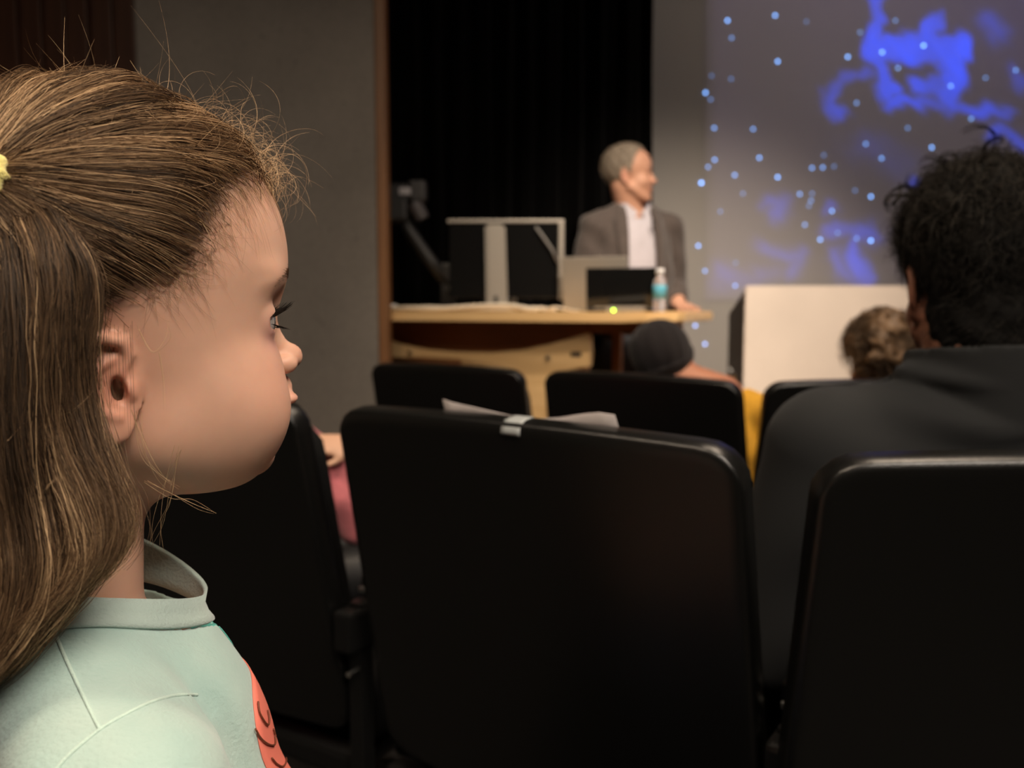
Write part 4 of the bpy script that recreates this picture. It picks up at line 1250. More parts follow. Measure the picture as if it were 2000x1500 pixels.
# small clear cup behind the monitor stand
cu_ = desk_thing('plastic_cup', 1000, .33, 'small pale blue plastic cup behind the monitor stand', 'cup')
bm = bmesh.new(); lathe(bm, [(.016, 0), (.021, .085), (.0195, .085), (.0148, .003)]); bm_obj('cup_wall', bm, simple('pale_blue_plastic', (.45, .55, .75), .3), cu_, smooth=True, world=False)

# loose white cables
M_CABLE = simple('cream_cable', (.72, .64, .52), .5)
def cable(pts, r, label):
    w_ = [desk_w(on_top(px, y), y, ZT + r + h) for px, y, h in pts]
    w_ = catmull(np.array(w_), 40)
    bm = bmesh.new(); bm_tube(bm, w_, r, 8)
    bm_obj('cable', bm, M_CABLE, None, smooth=True, label=label, cat='cable', group='cables lying on the desk')
cable([(752, .10, .0), (800, .06, .004), (860, .05, .002), (930, .06, .010), (985, .05, .013), (1015, .035, .007), (1035, .03, 0), (1050, .03, 0)], .0085, 'thick cream cable arching past the monitor foot')
cable([(775, .17, .0), (830, .13, .010), (880, .105, .006), (940, .095, .002), (1000, .095, .004), (1050, .10, .006), (1085, .17, 0)], .006, 'thinner cream cable running behind the monitor foot')
cable([(1062, .06, .0), (1082, .05, .012), (1104, .07, .006), (1120, .12, 0), (1130, .16, 0)], .0035, 'short looped cable between monitor and silver laptop')
pw = desk_thing('power_adapter', 757, .10, 'white power adapter on the desk end by the wall', 'adapter', D_ROT)
bm = bmesh.new(); bm_box(bm, (-.03, -.02, 0), (.03, .025, .028), .006); bm_obj('adapter_body', bm, simple('white_plastic', (.75, .73, .70), .4), pw, world=False)
bm = bmesh.new(); bm_box(bm, (.031, -.008, .008), (.045, .008, .018), .002); bm_obj('plug', bm, M_STRIP, pw, world=False)

# ---- lectern
LY0, LY1 = 3.30, 3.56
lx0 = float(at_y(1456, 600, LY0)[0]); lx1 = lx0 + .78
lz0 = float(at_y(1456, 558, LY0)[2]); lz1 = float(at_y(1426, 612, LY1)[2])
lec = thing('lectern', ((lx0 + lx1) / 2, (LY0 + LY1) / 2, STAGE_Z), 'pale boxy lectern with sloping top standing before the projection', 'lectern')
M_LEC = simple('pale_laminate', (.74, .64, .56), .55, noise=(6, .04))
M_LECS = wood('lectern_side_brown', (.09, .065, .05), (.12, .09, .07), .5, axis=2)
def slab(name, pts, x0, x1_, mat):
    bm = bmesh.new()
    bm_prism(bm, pts, x0, x1_, Matrix(((0, 1, 0, 0), (1, 0, 0, 0), (0, 0, 1, 0), (0, 0, 0, 1))))
    bmesh.ops.bevel(bm, geom=list(bm.edges), offset=.0025, segments=2, affect='EDGES')
    return bm_obj(name, bm, mat, lec)
slab('front_panel', [(LY0, STAGE_Z), (LY0 + .02, STAGE_Z), (LY0 + .02, lz0 - .004), (LY0, lz0)], lx0, lx1, M_LEC)
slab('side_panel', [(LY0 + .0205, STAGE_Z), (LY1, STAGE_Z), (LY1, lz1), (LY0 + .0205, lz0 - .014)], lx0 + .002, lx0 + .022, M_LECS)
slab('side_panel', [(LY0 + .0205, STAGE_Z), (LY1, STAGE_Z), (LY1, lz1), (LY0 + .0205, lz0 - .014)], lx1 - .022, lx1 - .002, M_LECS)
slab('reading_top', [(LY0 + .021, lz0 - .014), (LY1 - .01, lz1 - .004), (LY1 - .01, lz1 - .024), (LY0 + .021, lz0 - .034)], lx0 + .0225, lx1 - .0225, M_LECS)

# ================================================================== the other people
def frame(o, yaw, pitch=0.0, roll=0.0):
    """axes rows (forward, left, up); pitch lifts the face, roll tips the head to its left"""
    R = Matrix.Rotation(yaw, 3, 'Z') @ Matrix.Rotation(-pitch, 3, 'Y') @ Matrix.Rotation(-roll, 3, 'X')
    ax = np.array([R @ Vector((1, 0, 0)), R @ Vector((0, 1, 0)), R @ Vector((0, 0, 1))])
    o = np.asarray(o, float)
    loc = lambda p: ((p - o.astype(np.float32)) @ ax.T.astype(np.float32)) * 100.0
    wld = lambda q: o + (np.asarray(q, float) / 100.0) @ ax
    return loc, wld

def adult_head(q, smile=0.0):
    s = q.copy(); s[:, 1] = np.abs(s[:, 1])
    d = s_ell(s, (0.3, 0, 5.0), (9.6, 7.3, 7.8), 2.1)
    d = smin(d, s_ell(s, (3.6, 0, -2.2), (5.6, 5.6, 6.6)), 1.8)
    d = smin(d, s_ell(s, (5.6, 3.2, -2.2), (3.0, 2.4, 2.4)), 1.4)              # cheek
    d = smin(d, s_cap(s, (1.2, 5.2, -4.2), (6.0, 1.8, -8.0), 1.6, 1.7), 1.6)   # jaw
    d = smin(d, s_ell(s, (7.2, 0, -8.3), (1.9, 2.0, 1.6)), 1.0)                # chin
    d = smin(d, s_ell(s, (6.6, 0, -4.6), (2.7, 2.9, 2.9)), 0.8)
    d = smax(d, -s_ell(s, (10.6, 3.2, 1.9), (2.0, 1.7, 1.2)), 0.9)
    d = smin(d, s_ell(s, (8.3, 2.6, 3.2), (1.1, 2.2, 0.7)), 0.8)
    d = smin(d, s_cap(s, (8.6, 0, 2.4), (10.3, 0, -1.6), 0.6, 0.85), 0.8)
    d = smin(d, s_sph(s, (10.7, 0, -2.0), 0.95), 0.4)
    d = smin(d, s_ell(s, (9.8, 1.1, -2.3), (0.9, 0.65, 0.6)), 0.3)
    d = smin(d, s_ell(s, (9.0, 0.4, -4.6), (0.8, 1.7 + smile, 0.45)), 0.35)
    d = smin(d, s_ell(s, (8.8, 0, -5.9), (0.8, 1.6 + smile, 0.55)), 0.35)
    d = smax(d, -s_ell(s, (9.6, 0, -5.2), (0.9, 2.3 + smile, 0.22 + .12 * smile)), 0.2)
    d = smin(d, s_sph(s, (7.7, 3.1, 1.9), 1.35), 0.4)
    d = smax(d, -s_ell(s, (9.0, 3.1, 1.75), (1.1, 1.2, .3)), .12)
    e = np.stack([s[:, 0], s[:, 1] - 6.9 - .25 * np.clip(-s[:, 0], -1, 3), s[:, 2]], -1)
    ear = smin(s_ell(e, (-0.5, -.1, 0.1), (1.7, .32, 3.0)), s_chain(e, [(.5, .1, .5), (.8, .2, 1.8), (-.2, .45, 3.0), (-1.5, .45, 2.4), (-2.0, .45, .6), (-1.6, .3, -1.2), (-.6, .15, -2.5)], .32), .25)
    ear = smin(ear, s_ell(e, (-.3, 0, -2.4), (.8, .35, .9)), .3)
    d = smin(d, ear, .4)
    return d
def tints(o, q, base=None):
    qa = q.copy(); qa[:, 1] = np.abs(qa[:, 1])
    bl = lambda c, r: np.exp(-(((qa - np.array(c)) / np.array(r)) ** 2).sum(-1))[:, None]
    t = np.ones((len(q), 3))
    t *= 1 - .45 * bl((9.4, 0, -5.2), (1.2, 2.6, 1.0)) * np.array([.3, .9, .8])
    t *= 1 - .22 * bl((-.6, 7.3, 0), (2, 1.5, 3.2)) * np.array([.2, .9, .9])
    t *= 1 - .20 * bl((10.4, 0, -2), (1.4, 1.2, 1.2)) * np.array([.1, .9, .9])
    t *= 1 - .5 * bl((8.6, 3.1, 3.6), (.8, 1.7, .35)) * np.array([.8, .9, 1])
    vert_color(o, 'tint', t)

def hand_sdf(p, wrist, mid_dir, palm_n, size=1.0, curl=.5):
    """a relaxed hand in world metres: palm, four unequal fingers and a side thumb"""
    f = np.asarray(mid_dir, float); f /= np.linalg.norm(f)
    n = np.asarray(palm_n, float); n -= f * (n @ f); n /= np.linalg.norm(n)
    l = np.cross(n, f)
    q = s_rot(p, wrist, [f, l, n]) * (100.0 / size)
    d = s_ell(q, (4.6, 0, 0), (4.6, 3.9, 1.25), 2.4)
    for k, (y, L) in enumerate(((2.9, 6.6), (1.0, 7.4), (-.95, 7.0), (-2.75, 5.6))):
        a = (8.0 - .25 * k, y, 0); b = (a[0] + L * .45, y * 1.12, -L * .16 * curl)
        c = (b[0] + L * .30, y * 1.16, b[2] - L * .28 * curl); e = (c[0] + L * .20, y * 1.17, c[2] - L * .28 * curl)
        d = smin(d, s_chain(q, [a, b, c, e], [.88, .80, .74, .62]), .25)
    d = smin(d, s_chain(q, [(2.2, 2.6, -.3), (4.6, 4.8, -1.0), (6.6, 5.9, -1.3), (8.2, 6.3, -1.4)], [1.3, 1.05, .85, .7]), .5)
    return d * (size / 100.0)

def strand_cloud(wld, surf, count, length, curl, rng_, region, freq=2.2, n=10, down=.2, rise=.5):
    """short wavy strands on a head: surf(d) gives radius along direction d from the head centre (0,0,5)"""
    d0 = unit(rng_.normal(0, 1, (count * 6, 3)))
    c = np.array([0, 0, 5.0])
    r = surf(d0); p = c + d0 * r[:, None]
    k = region(p); d0, p = d0[k][:count], p[k][:count]
    N = len(p); t = np.linspace(0, 1, n)[None, :, None]
    side = unit(np.cross(d0, rng_.normal(0, 1, (N, 3))))
    side2 = np.cross(d0, side)
    L = (length * rng_.uniform(.5, 1.2, N))[:, None, None]
    ph = rng_.random((N, 1, 1)) * 6.28
    S = p[:, None] + d0[:, None] * rise * L * np.sin(t * 1.6) + side[:, None] * L * t * .8
    S = S + curl * L * (side2[:, None] * np.sin(freq * 3.1 * t + ph) + d0[:, None] * np.cos(freq * 3.1 * t + ph) * .6) * np.minimum(1, t * 2)
    S[..., 2] -= (down * L * t ** 2)[..., 0]
    return list(wld(S))

def rad_from_sdf(fn, c=(0, 0, 5.0)):
    c = np.array(c, np.float32)
    def f(d):
        lo = np.full(len(d), 2.0); hi = np.full(len(d), 18.0)
        for _ in range(14):
            m = (lo + hi) / 2; ins = fn((c + d * m[:, None]).astype(np.float32)) < 0
            lo = np.where(ins, m, lo); hi = np.where(ins, hi, m)
        return (lo + hi) / 2
    return f
rg = np.random.default_rng(11)

# ---------------------------------------------------------------- speaker behind the desk
S_D = 3.33
s_head_o = at(1226, 350, S_D)
hl_, hw_ = frame(s_head_o, math.radians(-12), math.radians(4), math.radians(3))
s_neck = at(1236, 402, S_D + .03)
tl_, tw_ = frame(s_neck, math.radians(-74))
sp = thing('person', (float(s_neck[0]), float(s_neck[1]), STAGE_Z), 'grey-haired person in dark jacket and white shirt speaking behind the desk, face turned right', 'person')
S_AR = [((0, 16.5, -8.5), (-2, 20.5, -32), (10, 16, -40.0)), ((0, -17.0, -9.5), (-3, -21.0, -35), (17, -16, -40.0))]
S_HA = [tw_(a[2]) for a in S_AR]
def sp_body(p):
    q = hl_(p); d = adult_head(q, .5)
    t = tl_(p)
    h0 = tl_(hw_((-1.5, 0, -3))[None].astype(np.float32))[0]
    d = smin(d, s_cap(t, h0, (-1.5, 0, -4), 5.6, 6.0), 1.5)
    d = smin(d, s_ell(t, (0, 0, -26), (9, 13, 24)), 3)
    for a in S_AR: d = smin(d, s_chain(t, a, [4.5, 4, 3.2]), 1.2)
    d = d / 100
    for i, a in enumerate(S_AR):
        w_ = tw_(a[2]); dr = tw_((22, a[2][1] * .9, -41.5)) - w_
        d = smin(d, hand_sdf(p, w_, dr, (0, 0, 1), 1.0, .4), .006)
    return d
M_SPSKIN = skin_mat('speaker_skin', (.58, .31, .21), sss=0.0, rough=.5)
vs, fs = sdf_mesh(sp_body, s_neck + np.array([-.27, -.32, -.52]), s_neck + np.array([.29, .2, .30]), .0045)
o = mesh_obj('body', vs, fs, M_SPSKIN, sp); tints(o, hl_(vs.astype(np.float32)))
def s_torso(t):
    d = s_ell(t, (-.5, 0, -30), (11.5, 16.0, 31), 2.4)
    for k in (-1, 1): d = smin(d, s_cap(t, (-1.5, 4.5 * k, -4.5), (-.5, 14.5 * k, -8.5), 4.2, 5.3), 3)
    return d
vs, fs = sdf_mesh(lambda p: np.maximum(np.maximum(s_torso(tl_(p)) + .4, -(np.linalg.norm((tl_(p)[:, :2] - np.array([.5, 0])) / np.array([6.6, 6.2]), axis=1) - 1) * 6), -52 - tl_(p)[:, 2]) / 100, s_neck + np.array([-.25, -.25, -.56]), s_neck + np.array([.25, .2, .06]), .005)
M_SHIRTW = simple('lavender_white_shirt', (.50, .47, .52), .8, noise=(25, .05))
o = mesh_obj('shirt', vs, fs, M_SHIRTW, sp)
for k in (-1, 1):                                    # collar wings
    bm = bmesh.new()
    pr = [(6.6, .7 * k, -3.6), (5.2, 4.6 * k, -.2), (1.5, 6.9 * k, 1.6), (-4, 5.5 * k, 2.2), (-4, 6.3 * k, .2), (1.5, 7.7 * k, -.8), (5.6, 6.6 * k, -3.6), (7.4, 3.2 * k, -6.6)]
    A = [bm.verts.new(tw_(p)) for p in pr]
    for i in range(3): bm.faces.new((A[i], A[i + 1], A[6 - i], A[7 - i]))
    o = bm_obj('shirt_collar', bm, M_SHIRTW, sp, smooth=False); md = o.modifiers.new('t', 'SOLIDIFY'); md.thickness = .004
M_BUT = simple('button', (.5, .48, .5), .4)
for k in range(4):
    z = -9 - 7 * k
    xx = np.linspace(0, 20, 200); dd = s_torso(np.stack([xx, 0 * xx - .6, 0 * xx + z], 1).astype(np.float32)) + .4
    bm = bmesh.new(); bm_sphere(bm, tw_((xx[np.argmin(np.abs(dd))], -.6, z)), .0045, 8, 6)
    bm_obj('shirt_button', bm, M_BUT, sp, smooth=True)
def s_jacket(p):
    t = tl_(p)
    d = s_torso(t) - 1.2
    for a in S_AR: d = smin(d, s_chain(t, a, [6.3, 5.4, 4.3]), 1.0)
    d = d + .35 * np.sin(.55 * t[:, 2] + .5 * t[:, 1]) * np.exp(-((np.abs(t[:, 1]) - 18) / 6) ** 2) + .2 * np.sin(.35 * t[:, 2] - .3 * np.abs(t[:, 1]))
    sh = np.maximum(d, -(d + 1.0))
    op = np.maximum(np.abs(t[:, 1] + .6) - (5.3 + .04 * t[:, 2] * 0 + .03 * (-t[:, 2])), -t[:, 0] + 0)         # open front
    sh = np.maximum(sh, -op)
    nk = (np.linalg.norm((t[:, :2] - np.array([.5, 0])) / np.array([7.4, 7.4]), axis=1) - 1) * 7
    sh = np.maximum(sh, -nk)
    sh = np.maximum(sh, -66 - t[:, 2])
    w0 = [tl_(tw_(a[2])[None].astype(np.float32))[0] for a in S_AR]
    for w_ in w0:                                     # cuffs end before the hands
        sh = np.maximum(sh, -(nrm(t - w_ - np.array([5, 0, 0])) - 6.0))
    return sh / 100
M_JACK = simple('dark_brown_wool', (.075, .058, .052), .9, sheen=.2, noise=(60, .15), bump=(500, .4))
vs, fs = sdf_mesh(s_jacket, s_neck + np.array([-.33, -.36, -.70]), s_neck + np.array([.35, .22, .06]), .005)
o = mesh_obj('jacket', vs, fs, M_JACK, sp)
for k, vofs in ((-1, -.6), (1, -.6)):                 # lapels lying on the jacket front
    bm = bmesh.new(); rows = []
    for z in np.linspace(-1.5, -34, 14):
        w_ = 4.6 * math.sin(math.pi * min(1, (z + 36) / 26) / 2) * (1 if z < -6 else max(.35, (-z - 1) / 5))
        row = []
        for f in np.linspace(0, 1, 4):
            v = vofs + k * (5.3 + .03 * -z + f * w_)
            xx = np.linspace(25, -8, 330); dd = s_torso(np.stack([xx, 0 * xx + v, 0 * xx + z], 1).astype(np.float32)) - 1.2
            i_ = np.argmax(dd < 0); row.append(bm.verts.new(tw_((xx[i_] + .5, v, z))))
        rows.append(row)
    for A, B in zip(rows, rows[1:]):
        for j in range(3): bm.faces.new((A[j], A[j + 1], B[j + 1], B[j]))
    o = bm_obj('lapel', bm, M_JACK, sp, smooth=True); md = o.modifiers.new('t', 'SOLIDIFY'); md.thickness = .005
# clip microphone on the shirt edge
bm = bmesh.new(); bm_sphere(bm, tw_((12.4, 3.2, -7.5)), .0075, 10, 8); bm_cyl(bm, tw_((12.4, 3.2, -8)), tw_((12.3, 3.4, -11)), .004, seg=8)
bm_obj('clip_microphone', bm, M_BLACK, sp, smooth=True)
def sp_hair_sdf(q):
    s = q.copy(); s[:, 1] = np.abs(s[:, 1])
    d = s_ell(s, (-.4, 0, 5.6), (9.9, 7.7, 8.6), 2.15) + .25 * np.sin(1.7 * s[:, 0] + 1.1 * s[:, 2]) * .6
    cut = s[:, 2] - np.interp(s[:, 0], [-10, -4, -2.2, -1.0, 1.6, 3.0, 4.5, 6.5, 10], [-5, -4.5, -1.5, 1.8, .5, 5.0, 9.0, 11.8, 14])
    return smax(d, -cut * .8, .6)
vs, fs = sdf_mesh(lambda p: sp_hair_sdf(hl_(p)) / 100, s_head_o + np.array([-.16, -.16, -.1]), s_head_o + np.array([.16, .16, .2]), .004)
mesh_obj('hair', vs, fs, simple('grey_blond_hair', (.22, .18, .14), .7, noise=(70, .45), bump=(160, 1.0)), sp)
st = strand_cloud(hw_, rad_from_sdf(lambda q: s_ell(q, (-.4, 0, 5.6), (9.9, 7.7, 8.6), 2.15)), 1400, 2.2, .10, rg, lambda p: (p[:, 2] - np.interp(p[:, 0], [-10, -4, -2.2, -1.0, 1.6, 3.0, 4.5, 6.5, 10], [-5, -4.5, -1.5, 1.8, .5, 5.0, 9.0, 11.8, 14])) > .3, rise=.25)
hair_obj('hair_strands', st, .00035, hair_mat('grey_blond_strand', (.22, .16, .10), (.62, .53, .42)), sp)
# trousers and shoes behind the desk
def sp_legs(p):
    t = tl_(p)
    d = s_ell(t, (-1, 0, -62), (11, 16, 14))
    for k in (-1, 1): d = smin(d, s_chain(t, [(-1, 8 * k, -66), (2, 9 * k, -92), (0, 9.5 * k, (STAGE_Z - s_neck[2]) * 100 + 9)], [8, 6.2, 5.4]), 2.5)
    return d / 100
vs, fs = sdf_mesh(sp_legs, s_neck + np.array([-.26, -.2, (STAGE_Z - s_neck[2]) + .02]), s_neck + np.array([.26, .2, -.48]), .011)
mesh_obj('trousers', vs, fs, simple('dark_trousers', (.03, .03, .035), .9), sp)
for k in (-1, 1):
    bm = bmesh.new(); zz = (STAGE_Z - s_neck[2]) * 100
    bm_sphere(bm, (0, 0, 0), 1.0, 16, 10)
    M3 = Matrix(((*tw_((1, 0, 0)) - s_neck,), (*tw_((0, 1, 0)) - s_neck,), (0, 0, .01))).transposed()
    for v in bm.verts:
        x, y, z = v.co; v.co = Vector(tw_((5 + x * 14, 9.5 * k + y * 4.8, zz + 4.6 + max(z, -.9) * 5.0)))
    bm_obj('shoe', bm, M_BLACK, sp, smooth=True)

# ---------------------------------------------------------------- man in black jacket, right foreground
m_head_o = at(1903, 570, .965)
mh_, mw_ = frame(m_head_o, math.radians(82), math.radians(-4), math.radians(2))
m_neck = np.array([m_head_o[0] + .005, m_head_o[1] - .035, m_head_o[2] - .092])
mt_, mtw_ = frame(m_neck, math.radians(92))
mp = thing('person', (float(m_neck[0]), float(m_neck[1]), 0), 'person with dark curly hair in a black jacket seen from behind at right', 'person')
M_MSKIN = skin_mat('man_skin', (.30, .135, .085), sss=0.0, rough=.55)
M_AR = [((0, 18.5 * k, -9.5), (4, 23.5 * k, -34), (30, 16 * k, -38)) for k in (1, -1)]
def m_body(p):
    q = mh_(p); d = adult_head(q)
    t = mt_(p); h0 = mt_(mw_((-1.8, 0, -3))[None].astype(np.float32))[0]
    d = smin(d, s_cap(t, h0, (-.5, 0, -5), 6.2, 6.8), 1.6)
    d = smin(d, s_ell(t, (2, 0, -24), (9, 15, 22)), 3)
    for a in M_AR: d = smin(d, s_chain(t, a, [4.6, 4.2, 3.2]), 1.2)
    d = d / 100
    for a in M_AR: d = smin(d, hand_sdf(p, mtw_(a[2]), mtw_((40, a[2][1] * .7, -40)) - mtw_(a[2]), (0, 0, 1), 1.05, .6), .006)
    return d
vs, fs = sdf_mesh(m_body, m_neck + np.array([-.30, -.16, -.46]), m_neck + np.array([.30, .50, .36]), .0048)
o = mesh_obj('body', vs, fs, M_MSKIN, mp); tints(o, mh_(vs.astype(np.float32)))
def m_jack(p):
    t = mt_(p)
    d = s_ell(t, (1.5, 0, -30), (12.5, 19.0, 29), 2.5)
    for k in (-1, 1): d = smin(d, s_cap(t, (-1.0, 5 * k, -5.2), (0, 17.0 * k, -9.5), 5.6, 6.4), 3.5)
    for k in (-1, 1): d = smin(d, s_cap(t, (-.5, 4.5 * k, -3.2), (-.2, 15 * k, -8.6), 5.0, 5.6), 3.5)
    for a in M_AR: d = smin(d, s_chain(t, a, [7.4, 6.2, 4.8]), 1.4)
    av = np.abs(t[:, 1])
    # long soft folds sagging from shoulder to shoulder below the collar
    zf = t[:, 2] + 3.4 - .20 * t[:, 1] + .5 * np.sin(.28 * t[:, 1])
    d = d + (1.9 * np.exp(-(zf / 1.1) ** 2) - 1.1 * np.exp(-((zf - 2.2) / 1.3) ** 2) - .9 * np.exp(-((zf + 2.6) / 1.8) ** 2) + .6 * np.exp(-((zf + 6.0) / 1.6) ** 2) - .6 * np.exp(-((zf + 9.0) / 2.2) ** 2)) * np.exp(-((t[:, 1] - 1) / 11) ** 2) * (t[:, 0] < 2)
    d = d + .45 * np.sin(.42 * t[:, 2] + .25 * t[:, 1]) * np.exp(-((av - 19) / 7) ** 2)
    # standing collar
    ring = np.linalg.norm((t[:, :2] - np.array([.3, 0])) / np.array([8.3, 8.6]), axis=1)
    col = np.maximum(np.abs(ring - 1) * 8.4 - .55, np.abs(t[:, 2] + 1.2) - 3.9 + .10 * t[:, 0])
    d = smin(d, col, 1.2)
    hole = np.maximum((ring - .90) * 8.4, -7 - t[:, 2])
    d = np.maximum(d, -hole)
    d = np.maximum(d, -62 - t[:, 2])
    for a in M_AR:
        d = np.maximum(d, -(nrm(t - np.array(a[2]) - np.array([5, 0, 0])) - 6.2))
    return d / 100
M_BJ = simple('black_jersey', (.013, .0138, .0145), .85, spec=.25, sheen=.05, bump=(1200, .25))
vs, fs = sdf_mesh(m_jack, m_neck + np.array([-.36, -.22, -.50]), m_neck + np.array([.36, .48, .06]), .0046)
mesh_obj('jacket', vs, fs, M_BJ, mp)
def m_hair_base(q):
    s = q.copy(); s[:, 1] = np.abs(s[:, 1])
    return s_ell(s, (-.5, 0, 5.8), (10.2, 7.45, 9.2), 2.1)
def m_hl(q): return q[:, 2] - np.interp(q[:, 0], [-12, -4.5, -2.6, -1.2, 0.5, 2.2, 4, 7, 10], [-13, -12.5, -6.0, 2.6, 3.2, 1.0, 5, 8.5, 10])
def m_hair_sdf(q):
    s = q.copy(); s[:, 1] = np.abs(s[:, 1])
    d = smin(m_hair_base(q), s_ell(s, (-3.0, 0, -3.8), (6.2, 6.2, 7.4)), 2.6)
    d = d + .3 * np.sin(1.5 * q[:, 0] + 1.3 * q[:, 1]) * np.sin(1.4 * q[:, 2] + .8 * q[:, 1])
    return smax(d, -m_hl(s) * .8, .7)
vs, fs = sdf_mesh(lambda p: m_hair_sdf(mh_(p)) / 100, m_head_o + np.array([-.14, -.15, -.12]), m_head_o + np.array([.14, .14, .18]), .004)
mesh_obj('hair', vs, fs, simple('black_hair_mass', (.006, .0055, .005), .8, noise=(60, .4), bump=(120, 1.0), spec=.08), mp)
reg = lambda p: (m_hl(np.abs(p * np.array([0, 1, 0])) + p * np.array([1, 0, 1])) > .4)
surf = rad_from_sdf(lambda q: smin(m_hair_base(q), s_ell(q * np.array([1, 1, 1], np.float32), (-3.0, 0, -3.8), (6.2, 6.2, 7.4)), 2.6))
st = strand_cloud(mw_, surf, 4600, 2.6, .16, rg, lambda p: reg(p) & (p[:, 2] < 10.0), freq=1.1, rise=.10, down=.55)
s2 = strand_cloud(mw_, surf, 2600, 3.4, .28, rg, lambda p: reg(p) & (p[:, 2] > 6.5), freq=1.8, n=14, rise=.30, down=.15)
s3 = []
for lp in strand_cloud(mw_, surf, 34, 4.2, .42, rg, lambda p: p[:, 2] > 9.5, freq=1.6, n=18, rise=.55, down=.0):
    s3 += [lp + rg.normal(0, .0007, 3) + np.linspace(0, 1, 18)[:, None] * rg.normal(0, .0022, 3) for _ in range(11)]
M_MH = hair_mat('black_hair', (.003, .0026, .0024), (.045, .038, .03), .25, mid=(.007, .006, .005), spec=.2)
hair_obj('hair_strands', st + s2 + s3, np.concatenate([np.full(len(st), .00022), np.full(len(s2), .0003), np.full(len(s3), .0003)]), M_MH, mp,
         shade=np.clip(np.concatenate([rg.normal(.35, .2, len(st)), rg.normal(.55, .25, len(s2)), rg.normal(.4, .2, len(s3))]), 0, 1))
def seat_legs(person, tf, neck_z, hip_z, mat, thick=1.0, floor_z=0.0, shoe=True, h=.013):
    loc, wld = tf
    zz = lambda z: (z - neck_z) * 100
    ch = [[(6, 9 * k * thick, zz(hip_z + .07)), (44 * (.75 + .25 * thick), 11 * k * thick, zz(hip_z + .07)), (46 * (.75 + .25 * thick), 11 * k * thick, zz(floor_z + .10))] for k in (-1, 1)]
    def f(p):
        t = loc(p); d = s_ell(t, (1, 0, zz(hip_z + .09)), (12 * thick, 17 * thick, 9))
        for c in ch: d = smin(d, s_chain(t, c, [7.6 * thick, 6.6 * thick, 5.0 * thick]), 2.0)
        return d / 100
    P_ = np.array([wld(x) for c in ch for x in c] + [wld((-12, 0, zz(hip_z + .1)))])
    vs, fs = sdf_mesh(f, P_.min(0) - .2, P_.max(0) + .2, h)
    mesh_obj('trousers', vs, fs, mat, person)
    if shoe:
        for c in ch:
            bm = bmesh.new(); bm_sphere(bm, (0, 0, 0), 1.0, 14, 8)
            for v in bm.verts:
                x, y, z = v.co; v.co = Vector(wld((c[2][0] + 5 + x * 12 * thick, c[2][1] + y * 4.5 * thick, zz(floor_z) + 4.2 + max(z, -.85) * 4.8)))
            bm_obj('shoe', bm, M_BLACK, person, smooth=True)
M_JEAN = simple('dark_denim', (.035, .04, .055), .9, noise=(200, .2))
seat_legs(mp, (mt_, mtw_), m_neck[2], .47, M_JEAN)

# ---------------------------------------------------------------- person in beanie and yellow top, next row
b_head = at(1300, 716, 2.10)
bh_, bw_ = frame(b_head, math.radians(70), math.radians(-6), math.radians(20))
b_neck = at(1408, 752, 2.06)
bt_, btw_ = frame(b_neck, math.radians(62))
bp_s = thing('person', (float(b_neck[0]), float(b_neck[1]), SLOPE_Z), 'person in dark beanie and bright yellow top leaning left in the next row', 'person')
M_BSKIN = skin_mat('beanie_person_skin', (.62, .27, .16), sss=0.0)
B_AR = [((0, 13.5 * k, -6.5), (5, 17 * k, -28), (24, 10 * k, -30)) for k in (1, -1)]
def b_body(p):
    q = bh_(p) * np.float32(1.12); d = adult_head(q) / 1.12
    t = bt_(p); h0 = bt_(bw_((-1.0, 0, -3))[None].astype(np.float32))[0]
    d = smin(d, s_cap(t, h0, (0, 0, -3), 5.2, 5.6), 1.5)
    d = smin(d, s_ell(t, (1, 0, -20), (8, 11, 19)), 3)
    for a in B_AR: d = smin(d, s_chain(t, a, [4, 3.4, 2.6]), 1)
    d = d / 100
    for a in B_AR: d = smin(d, hand_sdf(p, btw_(a[2]), btw_((34, a[2][1] * .6, -31)) - btw_(a[2]), (0, 0, 1), .85, .5), .005)
    return d
P_ = np.array([b_head, b_neck])
vs, fs = sdf_mesh(b_body, P_.min(0) - np.array([.22, .2, .38]), P_.max(0) + np.array([.30, .34, .16]), .0055)
o = mesh_obj('body', vs, fs, M_BSKIN, bp_s); tints(o, bh_(vs.astype(np.float32)))
def b_top(p):
    t = bt_(p)
    d = s_ell(t, (1, 0, -24), (10.5, 13.5, 23), 2.3)
    for k in (-1, 1): d = smin(d, s_cap(t, (-.5, 4 * k, -3.6), (0, 12.5 * k, -7.0), 3.8, 4.8), 2.5)
    for a in B_AR: d = smin(d, s_chain(t, a, [5.6, 4.7, 3.6]), 1.2)
    d = d + .35 * np.sin(.7 * t[:, 2] + .35 * t[:, 1]) * np.exp(-((np.abs(t[:, 1]) - 13) / 6) ** 2)
    d = np.maximum(d, -(np.linalg.norm((t[:, :2] - np.array([.3, 0])) / np.array([6.2, 6.4]), axis=1) - 1) * 6)
    d = np.maximum(d, -44 - t[:, 2])
    for a in B_AR: d = np.maximum(d, -(nrm(t - np.array(a[2]) - np.array([4, 0, 0])) - 5))
    return d / 100
vs, fs = sdf_mesh(b_top, b_neck + np.array([-.28, -.28, -.48]), b_neck + np.array([.34, .34, .05]), .006)
mesh_obj('yellow_top', vs, fs, simple('bright_yellow_knit', (.82, .42, .03), .85, sheen=.2, noise=(40, .12), bump=(300, .5)), bp_s)
